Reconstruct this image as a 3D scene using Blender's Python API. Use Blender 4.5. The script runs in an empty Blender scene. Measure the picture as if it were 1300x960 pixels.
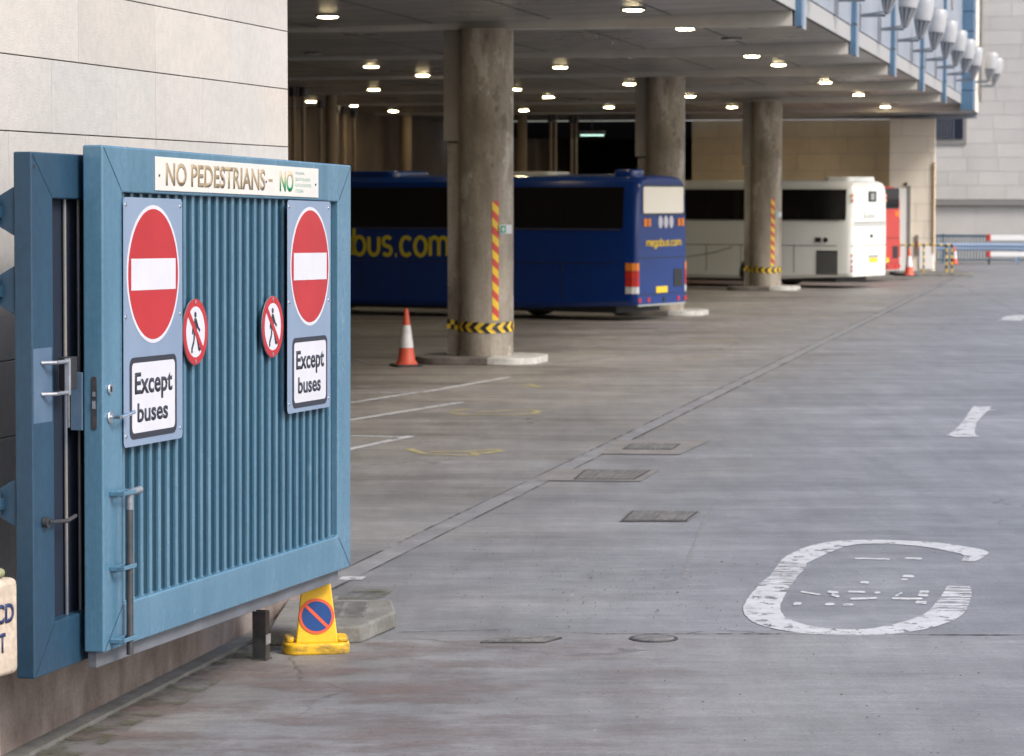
import bpy, bmesh, math, random
from mathutils import Vector, Matrix
random.seed(7)
R = math.radians
SC = bpy.context.scene
COL = SC.collection

# ------------------------------------------------------------------ camera
F_PX, HOR, CAM_H = 3600.0, 248.0, 2.8
PITCH = math.atan((480 - HOR) / F_PX)
cd = bpy.data.cameras.new('camera'); cam = bpy.data.objects.new('camera', cd); COL.objects.link(cam)
cam.location = (0, 0, CAM_H); cam.rotation_euler = (R(90) - PITCH, 0, 0)
cd.sensor_width = 36; cd.lens = F_PX / 1300 * 36; cd.clip_start = 0.1; cd.clip_end = 2000
cd.dof.use_dof = True; cd.dof.focus_distance = 15.6; cd.dof.aperture_fstop = 5.2
SC.camera = cam

# ------------------------------------------------------------------ light
SUN_AZ, SUN_EL = 128, 42                     # from the right and a little behind the camera
w = bpy.data.worlds.new('World'); SC.world = w; w.use_nodes = True
nt = w.node_tree; bg = nt.nodes['Background']
sky = nt.nodes.new('ShaderNodeTexSky'); sky.sky_type = 'NISHITA'; sky.sun_disc = False
sky.sun_elevation = R(SUN_EL); sky.sun_rotation = R(SUN_AZ); sky.air_density = 1.0; sky.dust_density = 3.0
sky.ozone_density = 1.0
nt.links.new(sky.outputs[0], bg.inputs[0]); bg.inputs[1].default_value = 0.135
sd = bpy.data.lights.new('sun', 'SUN'); so = bpy.data.objects.new('sun', sd); COL.objects.link(so)
sd.energy = 1.5; sd.angle = R(16); sd.color = (1.0, 0.95, 0.88)
dv = Vector((math.sin(R(SUN_AZ)) * math.cos(R(SUN_EL)), math.cos(R(SUN_AZ)) * math.cos(R(SUN_EL)), math.sin(R(SUN_EL))))
so.rotation_euler = dv.to_track_quat('Z', 'Y').to_euler(); so.location = (30, -20, 40)
SC.view_settings.view_transform = 'Standard'; SC.view_settings.look = 'None'
SC.view_settings.exposure = 0.94; SC.view_settings.gamma = 1.0
SC.cycles.use_denoising = True
SC.cycles.max_bounces = 7; SC.cycles.diffuse_bounces = 5; SC.cycles.glossy_bounces = 3

# ------------------------------------------------------------------ measuring helpers
def ground(px, py, z=0.0):                   # point of the horizontal plane z seen at a place of the photograph
    d = Vector(((px - 650) / F_PX, 1, -(py - 480) / F_PX))
    c, s = math.cos(PITCH), math.sin(PITCH)
    v = Vector((d.x, d.y * c + d.z * s, -d.y * s + d.z * c))
    t = (z - CAM_H) / v.z
    return Vector((v.x * t, v.y * t, z))
def at(px, py, Y):                           # point at distance Y
    d = Vector(((px - 650) / F_PX, 1, -(py - 480) / F_PX))
    c, s = math.cos(PITCH), math.sin(PITCH)
    v = Vector((d.x, d.y * c + d.z * s, -d.y * s + d.z * c))
    t = Y / v.y
    return Vector((v.x * t, Y, CAM_H + v.z * t))

# ------------------------------------------------------------------ materials
def mat(name, col, rough=0.6, metal=0.0, col2=None, scale=3.0, stretch=(1, 1, 1), bump=0.0, bscale=40.0,
        spec=0.5, coat=0.0, rvar=0.0, speck=0.0, speck_scale=60.0, contrast=(0.35, 0.65), emit=None, emit_s=0, rotz=0, tint=False, blotch=(), grain=None):
    m = bpy.data.materials.new(name); m.use_nodes = True
    n = m.node_tree.nodes; l = m.node_tree.links; b = n['Principled BSDF']
    b.inputs['Roughness'].default_value = rough; b.inputs['Metallic'].default_value = metal
    b.inputs['Specular IOR Level'].default_value = spec; b.inputs['Coat Weight'].default_value = coat
    tc = n.new('ShaderNodeTexCoord'); mp = n.new('ShaderNodeMapping'); l.new(tc.outputs['Object'], mp.inputs[0])
    mp.inputs['Scale'].default_value = stretch; mp.inputs['Rotation'].default_value = (0, 0, rotz)
    src = None
    if col2 is not None:
        nz = n.new('ShaderNodeTexNoise'); nz.inputs['Scale'].default_value = scale; nz.inputs['Detail'].default_value = 6
        nz.inputs['Roughness'].default_value = 0.62
        l.new(mp.outputs[0], nz.inputs['Vector'])
        mr = n.new('ShaderNodeMapRange'); mr.inputs[1].default_value, mr.inputs[2].default_value = contrast
        l.new(nz.outputs[0], mr.inputs[0])
        mx = n.new('ShaderNodeMix'); mx.data_type = 'RGBA'
        mx.inputs['A'].default_value = (*col, 1); mx.inputs['B'].default_value = (*col2, 1)
        l.new(mr.outputs[0], mx.inputs['Factor']); src = mx.outputs['Result']
        if rvar:
            rr = n.new('ShaderNodeMapRange'); rr.inputs[3].default_value = rough - rvar; rr.inputs[4].default_value = rough + rvar
            l.new(mr.outputs[0], rr.inputs[0]); l.new(rr.outputs[0], b.inputs['Roughness'])
    for (bcol, bsc, lo_, hi_, amt, bst) in blotch:   # chips, scrapes and stains with their own outline
        bm_ = n.new('ShaderNodeMapping'); bm_.inputs['Scale'].default_value = bst; l.new(tc.outputs['Object'], bm_.inputs[0])
        bm_.inputs['Location'].default_value = (bsc, bsc * 2, 3.1)
        bn = n.new('ShaderNodeTexNoise'); bn.inputs['Scale'].default_value = bsc; bn.inputs['Detail'].default_value = 8; bn.inputs['Roughness'].default_value = .68
        l.new(bm_.outputs[0], bn.inputs['Vector'])
        br_ = n.new('ShaderNodeMapRange'); br_.inputs[1].default_value = lo_; br_.inputs[2].default_value = hi_; br_.inputs[4].default_value = amt
        l.new(bn.outputs[0], br_.inputs[0])
        bx = n.new('ShaderNodeMix'); bx.data_type = 'RGBA'; l.new(br_.outputs[0], bx.inputs['Factor'])
        if src is None: bx.inputs['A'].default_value = (*col, 1)
        else: l.new(src, bx.inputs['A'])
        bx.inputs['B'].default_value = (*bcol, 1); src = bx.outputs['Result']
    if speck:
        n2 = n.new('ShaderNodeTexNoise'); n2.inputs['Scale'].default_value = speck_scale; n2.inputs['Detail'].default_value = 3
        l.new(tc.outputs['Object'], n2.inputs['Vector'])
        m2 = n.new('ShaderNodeMapRange'); m2.inputs[1].default_value = 0.3; m2.inputs[2].default_value = 0.7
        m2.inputs[3].default_value = 1 - speck; m2.inputs[4].default_value = 1 + speck
        l.new(n2.outputs[0], m2.inputs[0])
        v = n.new('ShaderNodeVectorMath'); v.operation = 'SCALE'
        if src is None: v.inputs[0].default_value = col
        else: l.new(src, v.inputs[0])
        l.new(m2.outputs[0], v.inputs['Scale']); src = v.outputs[0]
    if tint:                                 # each slab has its own tone
        a = n.new('ShaderNodeAttribute'); a.attribute_name = 'tone'
        v = n.new('ShaderNodeVectorMath'); v.operation = 'MULTIPLY'
        if src is None: v.inputs[0].default_value = col
        else: l.new(src, v.inputs[0])
        l.new(a.outputs['Color'], v.inputs[1]); src = v.outputs[0]
    if src is None: b.inputs['Base Color'].default_value = (*col, 1)
    else: l.new(src, b.inputs['Base Color'])
    if bump:
        n3 = n.new('ShaderNodeTexNoise'); n3.inputs['Scale'].default_value = bscale; n3.inputs['Detail'].default_value = 5
        l.new(mp.outputs[0], n3.inputs['Vector'])
        bp = n.new('ShaderNodeBump'); bp.inputs['Strength'].default_value = bump; bp.inputs['Distance'].default_value = 0.01
        l.new(n3.outputs[0], bp.inputs['Height']); l.new(bp.outputs[0], b.inputs['Normal'])
    if emit:
        b.inputs['Emission Color'].default_value = (*emit, 1); b.inputs['Emission Strength'].default_value = emit_s
    return m

BAZ = 12.15                                  # heading of the building line
BR = R(90 - BAZ)
M = {}
BLUE = (0.085, 0.235, 0.37)
M['gate'] = mat('gate_blue_paint', (0.066, 0.162, 0.248), 0.24, 0.1, (0.095, 0.200, 0.292), 2.2, (1, 1, .35), 0.12, 60, rvar=0.06, speck=0.06, speck_scale=25, coat=.25, blotch=(((.05, .13, .20), 1.6, .48, .72, .55, (3, 3, .22)), ((.16, .07, .035), 13, .71, .735, .9, (1, 1, .7)), ((.16, .27, .36), 2.5, .66, .70, .5, (1, 1, .6))))
M['gatebar'] = mat('gate_bar_paint', (0.035, 0.115, 0.195), 0.3, 0.1, (0.05, 0.145, 0.23), 5, (1, 1, .4))
M['backgate'] = mat('shade_toned_gate_paint', (0.013, 0.043, 0.080), 0.40, 0.1, (0.021, 0.06, 0.105), 2.0, (1, 1, .3), 0.15, 50, speck=0.1, speck_scale=20, blotch=(((.10, .07, .05), 9, .68, .71, .8, (1, 1, .7)),))  # shade on the folded leaf is put into this darker paint colour
M['oldpaint'] = mat('faded_paint_patch', (0.06, 0.11, 0.18), 0.5, 0, (0.08, 0.13, 0.20), 6)
M['barsback'] = mat('bare_metal_bars', (0.26, 0.24, 0.22), 0.45, 0.5, (0.12, 0.14, 0.18), 4, (1, 1, .5))
M['zinc'] = mat('galvanised_steel', (0.30, 0.32, 0.36), 0.5, 0.4, (0.2, 0.21, 0.24), 8, speck=0.1)
M['darksteel'] = mat('dark_steel', (0.05, 0.055, 0.065), 0.5, 0.6, (0.11, 0.10, 0.10), 9)
M['sheetblue'] = mat('dark_teal_sheet', (0.004, 0.026, 0.046), 0.45, 0.0, (0.006, 0.034, 0.058), 2.5, (1, 1, .3), blotch=(((.003, .018, .03), 1.2, .48, .72, .6, (3, 3, .25)),))
M['skirt'] = mat('dull_grey_steel', (0.15, 0.16, 0.185), 0.55, 0.1, (0.10, 0.108, 0.125), 3, (1, 1, 2))
M['chrome'] = mat('chrome', (0.75, 0.76, 0.78), 0.18, 1.0)
M['plate'] = mat('aluminium_plate', (0.20, 0.27, 0.39), 0.35, 0.2, (0.24, 0.31, 0.43), 1.6, (1, 1, .6))
M['signwhite'] = mat('sign_white', (0.50, 0.505, 0.56), 0.35, 0, (0.55, 0.55, 0.60), 3)
M['signred'] = mat('sign_red', (0.34, 0.010, 0.014), 0.28, 0, (0.40, 0.016, 0.02), 1.5)
M['signblack'] = mat('sign_black', (0.02, 0.022, 0.035), 0.4)
M['banner'] = mat('banner_white', (0.62, 0.60, 0.55), 0.22, 0, (0.55, 0.545, 0.53), 2.5, (1, 1, 3))
M['gold'] = mat('worn_gold_letters', (0.25, 0.18, 0.10), 0.4, 0.1, (0.42, 0.33, 0.21), 9)
M['gold2'] = mat('green_gold_letters', (0.50, 0.38, 0.22), 0.4)
n = M['gold2'].node_tree.nodes; l = M['gold2'].node_tree.links
tc = n.new('ShaderNodeTexCoord'); sx = n.new('ShaderNodeSeparateXYZ'); mr = n.new('ShaderNodeMapRange'); mx = n.new('ShaderNodeMix'); mx.data_type = 'RGBA'
l.new(tc.outputs['Object'], sx.inputs[0]); l.new(sx.outputs['Z'], mr.inputs[0]); mr.inputs[1].default_value = 2.50; mr.inputs[2].default_value = 2.58
l.new(mr.outputs[0], mx.inputs['Factor']); mx.inputs['A'].default_value = (0.0, .26, .08, 1); mx.inputs['B'].default_value = (.52, .40, .25, 1)
l.new(mx.outputs['Result'], n['Principled BSDF'].inputs['Base Color'])
M['greyletters'] = mat('faded_small_letters', (0.30, 0.42, 0.38), 0.5)
M['stone'] = mat('pale_sandstone', (0.475, 0.45, 0.42), 0.78, 0, (0.425, 0.41, 0.39), 1.3, (1, 1, 1.6), 0.25, 60, speck=0.05, speck_scale=18, tint=True, blotch=(((.50, .41, .34), .9, .55, .72, .55, (.5, .5, 1.2)), ((.16, .13, .11), 16, .74, .76, .8, (1, 1, 1))))
M['mortar'] = mat('mortar', (0.36, 0.335, 0.315), 0.9)
M['pale_mortar'] = mat('pale_mortar', (0.40, 0.38, 0.355), 0.9)
M['plinth'] = mat('dirty_render', (0.25, 0.21, 0.19), 0.85, 0, (0.12, 0.085, 0.07), 3.5, (1, 1, .5), 0.4, 30, speck=0.15)
M['tanwall'] = mat('tan_block', (0.76, 0.60, 0.36), 0.85, 0, (0.66, 0.52, 0.31), 1.2, tint=True)
M['creamwall'] = mat('cream_block', (0.80, 0.73, 0.62), 0.85, 0, (0.74, 0.67, 0.57), 1.0, tint=True)
M['farwall'] = mat('grey_ashlar', (0.56, 0.535, 0.505), 0.85, 0, (0.49, 0.47, 0.445), 0.5, tint=True)
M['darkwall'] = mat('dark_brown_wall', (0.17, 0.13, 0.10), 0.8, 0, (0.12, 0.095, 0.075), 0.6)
M['soffit'] = mat('soffit_panel', (0.36, 0.34, 0.32), 0.33, 0, (0.26, 0.25, 0.24), 0.35, (1, 1, 1), rvar=.08, blotch=(((.13, .115, .10), .5, .58, .70, .6, (1, 1, 1)),))
M['rib'] = mat('painted_rib', (0.56, 0.54, 0.51), 0.5, 0, (0.44, 0.42, 0.39), 0.8)
M['facade'] = mat('white_cladding', (0.31, 0.345, 0.405), 0.35, 0, (0.25, 0.285, 0.345), 0.7, (1, 1, .3))
M['facadeedge'] = mat('cladding_edge', (0.37, 0.37, 0.37), 0.4)
M['mullion'] = mat('blue_mullion', (0.065, 0.135, 0.225), 0.35, 0, (0.08, 0.155, 0.25), 1)
M['joint'] = mat('dark_joint', (0.06, 0.06, 0.07), 0.7)
M['concrete'] = mat('weathered_concrete', (0.37, 0.335, 0.285), 0.8, 0, (0.17, 0.14, 0.108), 1.5, (1, 1, .35), 0.5, 22, speck=0.10, speck_scale=15, blotch=(((.52, .49, .44), 1.6, .575, .60, .55, (1, 1, .45)), ((.055, .045, .035), 2.1, .575, .62, .5, (1, 1, .5)), ((.10, .085, .068), 1.0, .46, .72, .5, (2.5, 2.5, .10))))
M['duct'] = mat('duct_box', (0.27, 0.25, 0.215), 0.7, 0, (0.19, 0.17, 0.15), 1.5, (1, 1, .5))
M['concrete2'] = mat('kerb_concrete', (0.20, 0.195, 0.185), 0.85, 0, (0.115, 0.113, 0.10), 4, bump=0.5, bscale=25, speck=0.12)
M['dirtykerb'] = mat('dirty_kerb', (0.16, 0.145, 0.13), 0.85, 0, (0.085, 0.075, 0.065), 3, bump=0.5, bscale=25, speck=0.12)
M['whitepaint'] = mat('white_painted_kerb', (0.52, 0.52, 0.50), 0.6, 0, (0.30, 0.29, 0.27), 5)
M['yellow'] = mat('hazard_yellow', (0.75, 0.50, 0.02), 0.5, 0, (0.60, 0.40, 0.03), 6)
M['red'] = mat('hazard_red', (0.50, 0.045, 0.03), 0.5)
M['black'] = mat('black_tape', (0.015, 0.015, 0.017), 0.45)
M['green'] = mat('sign_green', (0.0, 0.25, 0.14), 0.5)
M['orange'] = mat('cone_orange', (0.66, 0.085, 0.04), 0.5, 0, (0.52, 0.09, 0.05), 7)
M['conewhite'] = mat('cone_sleeve', (0.72, 0.72, 0.74), 0.4, 0, (0.55, 0.54, 0.54), 6)
M['rubber'] = mat('rubber', (0.03, 0.03, 0.032), 0.8)
M['coneyellow'] = mat('yellow_plastic', (0.76, 0.47, 0.01), 0.45, 0, (0.66, 0.38, 0.012), 8, speck=0.05)
M['coneyellowdirty'] = mat('dirty_yellow_plastic', (0.66, 0.40, 0.015), 0.55, 0, (0.22, 0.14, 0.03), 9, (1, 1, 2.2), contrast=(.46, .66), speck=.1)
M['signblue'] = mat('sign_blue', (0.0, 0.045, 0.20), 0.4)
M['orangered'] = mat('sign_orange_red', (0.72, 0.09, 0.03), 0.4)
M['lens'] = mat('lamp_lens', (0.9, 0.9, 0.8), 0.4, emit=(1.0, 0.80, 0.45), emit_s=50.0)
M['lensoff'] = mat('unlit_lens', (0.6, 0.6, 0.58), 0.3)
M['lenscool'] = mat('cool_lens', (0.8, 0.9, 0.85), 0.4, emit=(0.55, 0.9, 0.75), emit_s=1.3)
M['lampbody'] = mat('lamp_body', (0.07, 0.07, 0.07), 0.5)
M['flood'] = mat('white_lamp_shell', (0.40, 0.41, 0.43), 0.3, 0, (0.32, 0.335, 0.36), 2)
M['floodgrey'] = mat('grey_lamp_fins', (0.13, 0.15, 0.18), 0.4, 0.3)
M['busblue'] = mat('bus_blue_paint', (0.002, 0.028, 0.175), 0.2, 0.0, coat=0.6, col2=(0.003, 0.032, 0.195), scale=1)
M['buswhite'] = mat('bus_white_paint', (0.74, 0.76, 0.74), 0.3, 0.0, (0.70, 0.71, 0.68), 1.0, coat=0.4)
M['busred'] = mat('bus_red_paint', (0.48, 0.035, 0.025), 0.3, 0.0, (0.44, 0.03, 0.02), 1, coat=0.4)
M['glass'] = mat('dark_tinted_glass', (0.006, 0.006, 0.007), 0.02, 0, spec=0.55)
M['reflectglass'] = mat('painted_reflection_glass', (0.90, 0.86, 0.74), 0.15, 0, (0.92, 0.89, 0.80), .8, coat=1)  # bright reflection in the rear window, painted as a cream base
M['trim'] = mat('dark_trim', (0.02, 0.02, 0.022), 0.5)
M['busyellow'] = mat('bus_yellow', (0.80, 0.55, 0.03), 0.4)
M['lamp_red'] = mat('red_lens', (0.5, 0.03, 0.02), 0.2)
M['lamp_orange'] = mat('orange_lens', (0.75, 0.22, 0.03), 0.2)
M['lamp_clear'] = mat('clear_lens', (0.6, 0.6, 0.6), 0.2)
M['tyre'] = mat('tyre', (0.02, 0.02, 0.02), 0.85)
M['rim'] = mat('wheel_rim', (0.35, 0.35, 0.36), 0.4, 0.6)
M['stripegrey'] = mat('grey_coachline', (0.30, 0.31, 0.30), 0.4)
M['goldtrim'] = mat('dull_gold_trim', (0.12, 0.10, 0.05), 0.4, .4)
M['boardwhite'] = mat('board_white', (0.85, 0.84, 0.83), 0.5)
M['pipe'] = mat('brown_pipe', (0.36, 0.27, 0.20), 0.5, 0, (0.24, 0.18, 0.13), 2)
M['railblue'] = mat('railing_blue', (0.03, 0.09, 0.14), 0.5)
M['guard'] = mat('guardrail_paint', (0.32, 0.42, 0.58), 0.4, 0.2)
M['manhole'] = mat('cast_iron', (0.12, 0.118, 0.118), 0.7, 0.1, (0.17, 0.165, 0.16), 14, bump=0.6, bscale=30, speck=.2, speck_scale=12)
M['patch'] = mat('patched_concrete', (0.21, 0.20, 0.19), 0.8, 0, (0.155, 0.145, 0.138), 3, bump=0.3, bscale=20, speck=.1)
M['gutter'] = mat('gutter_mortar', (0.225, 0.225, 0.232), 0.75, 0, (0.155, 0.157, 0.165), 1.6, (1, 1, 1), 0.3, 25, speck=.12, speck_scale=14)
M['crack'] = mat('dark_crack', (0.08, 0.075, 0.07), 0.9)
M['moss'] = mat('moss', (0.10, 0.11, 0.035), 0.95, 0, (0.20, 0.18, 0.10), 12, bump=0.6, bscale=40)
M['mossstone'] = mat('mossy_coping', (0.20, 0.21, 0.11), 0.9, 0, (0.28, 0.27, 0.18), 8, bump=0.5)
M['sandstone'] = mat('rough_cast_block', (0.50, 0.42, 0.34), 0.85, 0, (0.36, 0.30, 0.24), 5, bump=0.5, bscale=35, speck=.16, speck_scale=28)
M['navy'] = mat('navy_letters', (0.02, 0.03, 0.10), 0.5)
M['windowglass'] = mat('dark_window', (0.02, 0.025, 0.04), 0.15)
M['windowframe'] = mat('window_frame', (0.22, 0.21, 0.20), 0.6)
M['brick_red'] = mat('red_dust', (0.26, 0.12, 0.09), 0.9)

def worn(name, col, thr, stretch=(1.2, 9, 1), scale=2.2, rough=.6, soft=.06):    # paint that has worn off in streaks
    m = mat(name, col, rough, col2=tuple(c * .8 for c in col), scale=6)
    n = m.node_tree.nodes; l = m.node_tree.links; b = n['Principled BSDF']
    tc = n.new('ShaderNodeTexCoord'); mp = n.new('ShaderNodeMapping'); mp.inputs['Scale'].default_value = stretch
    l.new(tc.outputs['Object'], mp.inputs[0])
    nz = n.new('ShaderNodeTexNoise'); nz.inputs['Scale'].default_value = scale; nz.inputs['Detail'].default_value = 8; nz.inputs['Roughness'].default_value = .7
    l.new(mp.outputs[0], nz.inputs['Vector'])
    mr = n.new('ShaderNodeMapRange'); mr.inputs[1].default_value = thr - soft; mr.inputs[2].default_value = thr + soft
    l.new(nz.outputs[0], mr.inputs[0]); l.new(mr.outputs[0], b.inputs['Alpha'])
    return m
M['crackline'] = worn('broken_crack', (0.06, 0.057, 0.055), 0.50, (1, 1, 1), 1.5, .9, .10)
M['roadworn'] = worn('half_gone_road_paint', (0.52, 0.53, 0.55), 0.47, (1.6, 7, 1), 2.4)
M['roadworn2'] = worn('letter_remains', (0.54, 0.55, 0.57), 0.40, (2, 5, 1), 4)
M['roadwhite'] = worn('worn_white_road_paint', (0.50, 0.51, 0.53), 0.415, (3.2, 2.4, 1), 2.2, soft=.035)
M['roadtrace'] = worn('road_trace', (0.33, 0.33, 0.34), 0.55, soft=.14)
M['roadfaint'] = worn('faint_white_road_paint', (0.36, 0.36, 0.37), 0.50, soft=.12)
M['roadyellow'] = worn('faded_yellow_road_paint', (0.42, 0.37, 0.19), 0.40, soft=.12)

def fade_x(m, a, b):                          # the worn area thins out across the road
    n = m.node_tree.nodes; l = m.node_tree.links; b_ = n['Principled BSDF']
    src = b_.inputs['Alpha'].links[0].from_socket
    tc = n.new('ShaderNodeTexCoord'); sx = n.new('ShaderNodeSeparateXYZ'); mr = n.new('ShaderNodeMapRange'); q = n.new('ShaderNodeMath'); q.operation = 'MULTIPLY'
    l.new(tc.outputs['Object'], sx.inputs[0]); l.new(sx.outputs['X'], mr.inputs[0]); mr.inputs[1].default_value = a; mr.inputs[2].default_value = b
    l.new(src, q.inputs[0]); l.new(mr.outputs[0], q.inputs[1]); l.new(q.outputs[0], b_.inputs['Alpha'])
def ground_mat(name='brushed_concrete_road', k_=1.0, warm=0.0):
    m = bpy.data.materials.new(name); m.use_nodes = True
    n = m.node_tree.nodes; l = m.node_tree.links; b = n['Principled BSDF']
    tc = n.new('ShaderNodeTexCoord')
    def noise(stretch, scale, detail=6, rough=.6, rot=0.0):
        mp = n.new('ShaderNodeMapping'); mp.inputs['Scale'].default_value = stretch; mp.inputs['Rotation'].default_value = (0, 0, rot)
        l.new(tc.outputs['Object'], mp.inputs[0])
        z = n.new('ShaderNodeTexNoise'); z.inputs['Scale'].default_value = scale; z.inputs['Detail'].default_value = detail; z.inputs['Roughness'].default_value = rough
        l.new(mp.outputs[0], z.inputs['Vector']); return z.outputs[0]
    def rng(s, a, b_, c, d):
        r = n.new('ShaderNodeMapRange'); l.new(s, r.inputs[0])
        for i, v in zip((1, 2, 3, 4), (a, b_, c, d)): r.inputs[i].default_value = v
        return r.outputs[0]
    def mul(a, c):
        q = n.new('ShaderNodeMath'); q.operation = 'MULTIPLY'; l.new(a, q.inputs[0])
        if isinstance(c, float): q.inputs[1].default_value = c
        else: l.new(c, q.inputs[1])
        return q.outputs[0]
    big = rng(noise((1, 1, 1), .16, 5), .3, .7, .82, 1.18)
    mott = rng(noise((.45, 1, 1), .9, 8, .68), .32, .68, .80, 1.20)
    streak = rng(noise((.30, 2.2, 1), .9, 8, .72, R(-3)), .3, .7, .86, 1.14)
    fine = rng(noise((1.6, 15, 1), 1.1, 7, .75), .3, .7, .89, 1.11)
    grit = rng(noise((1, 1, 1), 42, 4, .8), .32, .68, .80, 1.20)
    mid = rng(noise((.7, 1.6, 1), 5.5, 8, .75), .3, .7, .86, 1.14)
    scratch = rng(noise((.5, 22, 1), 2.4, 5, .8), .60, .72, 1.0, 1.16)
    pit = rng(noise((1, 1, 1), 9, 8, .75), .66, .72, 1.0, .55)
    v = mul(mul(mul(mul(mul(big, streak), fine), grit), pit), mott); v = mul(mul(v, mid), scratch)
    iso = rng(noise((1.6, .28, 1), 1.7, 9, .72), .33, .67, .86, 1.14)
    dots = rng(noise((9, 1.8, 1), 2.6, 3, .6), .68, .73, 1.0, .62)
    pale = rng(noise((7, 1.5, 1), 2.2, 3, .6), .70, .74, 1.0, 1.45)
    crk = n.new('ShaderNodeTexVoronoi'); crk.feature = 'DISTANCE_TO_EDGE'; crk.inputs['Scale'].default_value = .16
    wv = n.new('ShaderNodeVectorMath'); wv.operation = 'MULTIPLY_ADD'; wn = n.new('ShaderNodeTexNoise'); wn.inputs['Scale'].default_value = 1.1; wn.inputs['Detail'].default_value = 6
    l.new(tc.outputs['Object'], wn.inputs['Vector']); l.new(wn.outputs[1], wv.inputs[0]); wv.inputs[1].default_value = (1.6, 1.6, 0); l.new(tc.outputs['Object'], wv.inputs[2]); l.new(wv.outputs[0], crk.inputs['Vector'])
    gate_ = rng(noise((1, 1, 1), .22, 3), .52, .60, 0, 1)
    cr = rng(crk.outputs[0], .0008, .0035, .55, 0); cmul = n.new('ShaderNodeMath'); cmul.operation = 'MULTIPLY'; l.new(cr, cmul.inputs[0]); l.new(gate_, cmul.inputs[1])
    inv = n.new('ShaderNodeMath'); inv.operation = 'SUBTRACT'; inv.inputs[0].default_value = 1.0; l.new(cmul.outputs[0], inv.inputs[1])
    v = mul(mul(mul(mul(v, iso), dots), pale), inv.outputs[0])
    # browner surface in the bus bays, inside the building line
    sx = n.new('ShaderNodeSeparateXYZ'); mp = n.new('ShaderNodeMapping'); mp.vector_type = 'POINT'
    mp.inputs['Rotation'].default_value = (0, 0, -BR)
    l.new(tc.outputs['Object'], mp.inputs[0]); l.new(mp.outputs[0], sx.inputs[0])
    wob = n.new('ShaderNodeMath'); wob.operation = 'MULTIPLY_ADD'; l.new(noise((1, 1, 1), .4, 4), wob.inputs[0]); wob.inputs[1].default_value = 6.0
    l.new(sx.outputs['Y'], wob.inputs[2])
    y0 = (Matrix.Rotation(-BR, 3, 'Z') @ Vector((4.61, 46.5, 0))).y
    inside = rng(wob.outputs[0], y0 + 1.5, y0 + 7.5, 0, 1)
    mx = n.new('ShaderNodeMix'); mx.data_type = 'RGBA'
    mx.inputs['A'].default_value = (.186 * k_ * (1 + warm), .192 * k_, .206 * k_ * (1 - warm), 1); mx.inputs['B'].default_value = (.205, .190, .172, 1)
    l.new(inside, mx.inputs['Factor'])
    # oil stains
    oil = rng(noise((.4, 1.5, 1), .5, 6, .65), .50, .68, 0, .80)
    mo = n.new('ShaderNodeMix'); mo.data_type = 'RGBA'; l.new(mul(oil, inside), mo.inputs['Factor'])
    l.new(mx.outputs['Result'], mo.inputs['A']); mo.inputs['B'].default_value = (.055, .048, .042, 1)
    vm = n.new('ShaderNodeVectorMath'); vm.operation = 'SCALE'; l.new(mo.outputs['Result'], vm.inputs[0]); l.new(v, vm.inputs['Scale'])
    l.new(vm.outputs[0], b.inputs['Base Color'])
    l.new(rng(streak, .8, 1.2, .62, .48), b.inputs['Roughness'])
    bp = n.new('ShaderNodeBump'); bp.inputs['Strength'].default_value = .35; bp.inputs['Distance'].default_value = .01
    l.new(mul(fine, grit), bp.inputs['Height']); l.new(bp.outputs[0], b.inputs['Normal'])
    return m
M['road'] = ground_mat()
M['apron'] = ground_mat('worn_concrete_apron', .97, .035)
M['apronred'] = worn('reddish_worn_surface', (0.20, 0.145, 0.135), 0.61, (1.0, 1.8, 1), 1.1, .85, .16)
fade_x(M['apronred'], 1.6, -1.0)

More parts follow.
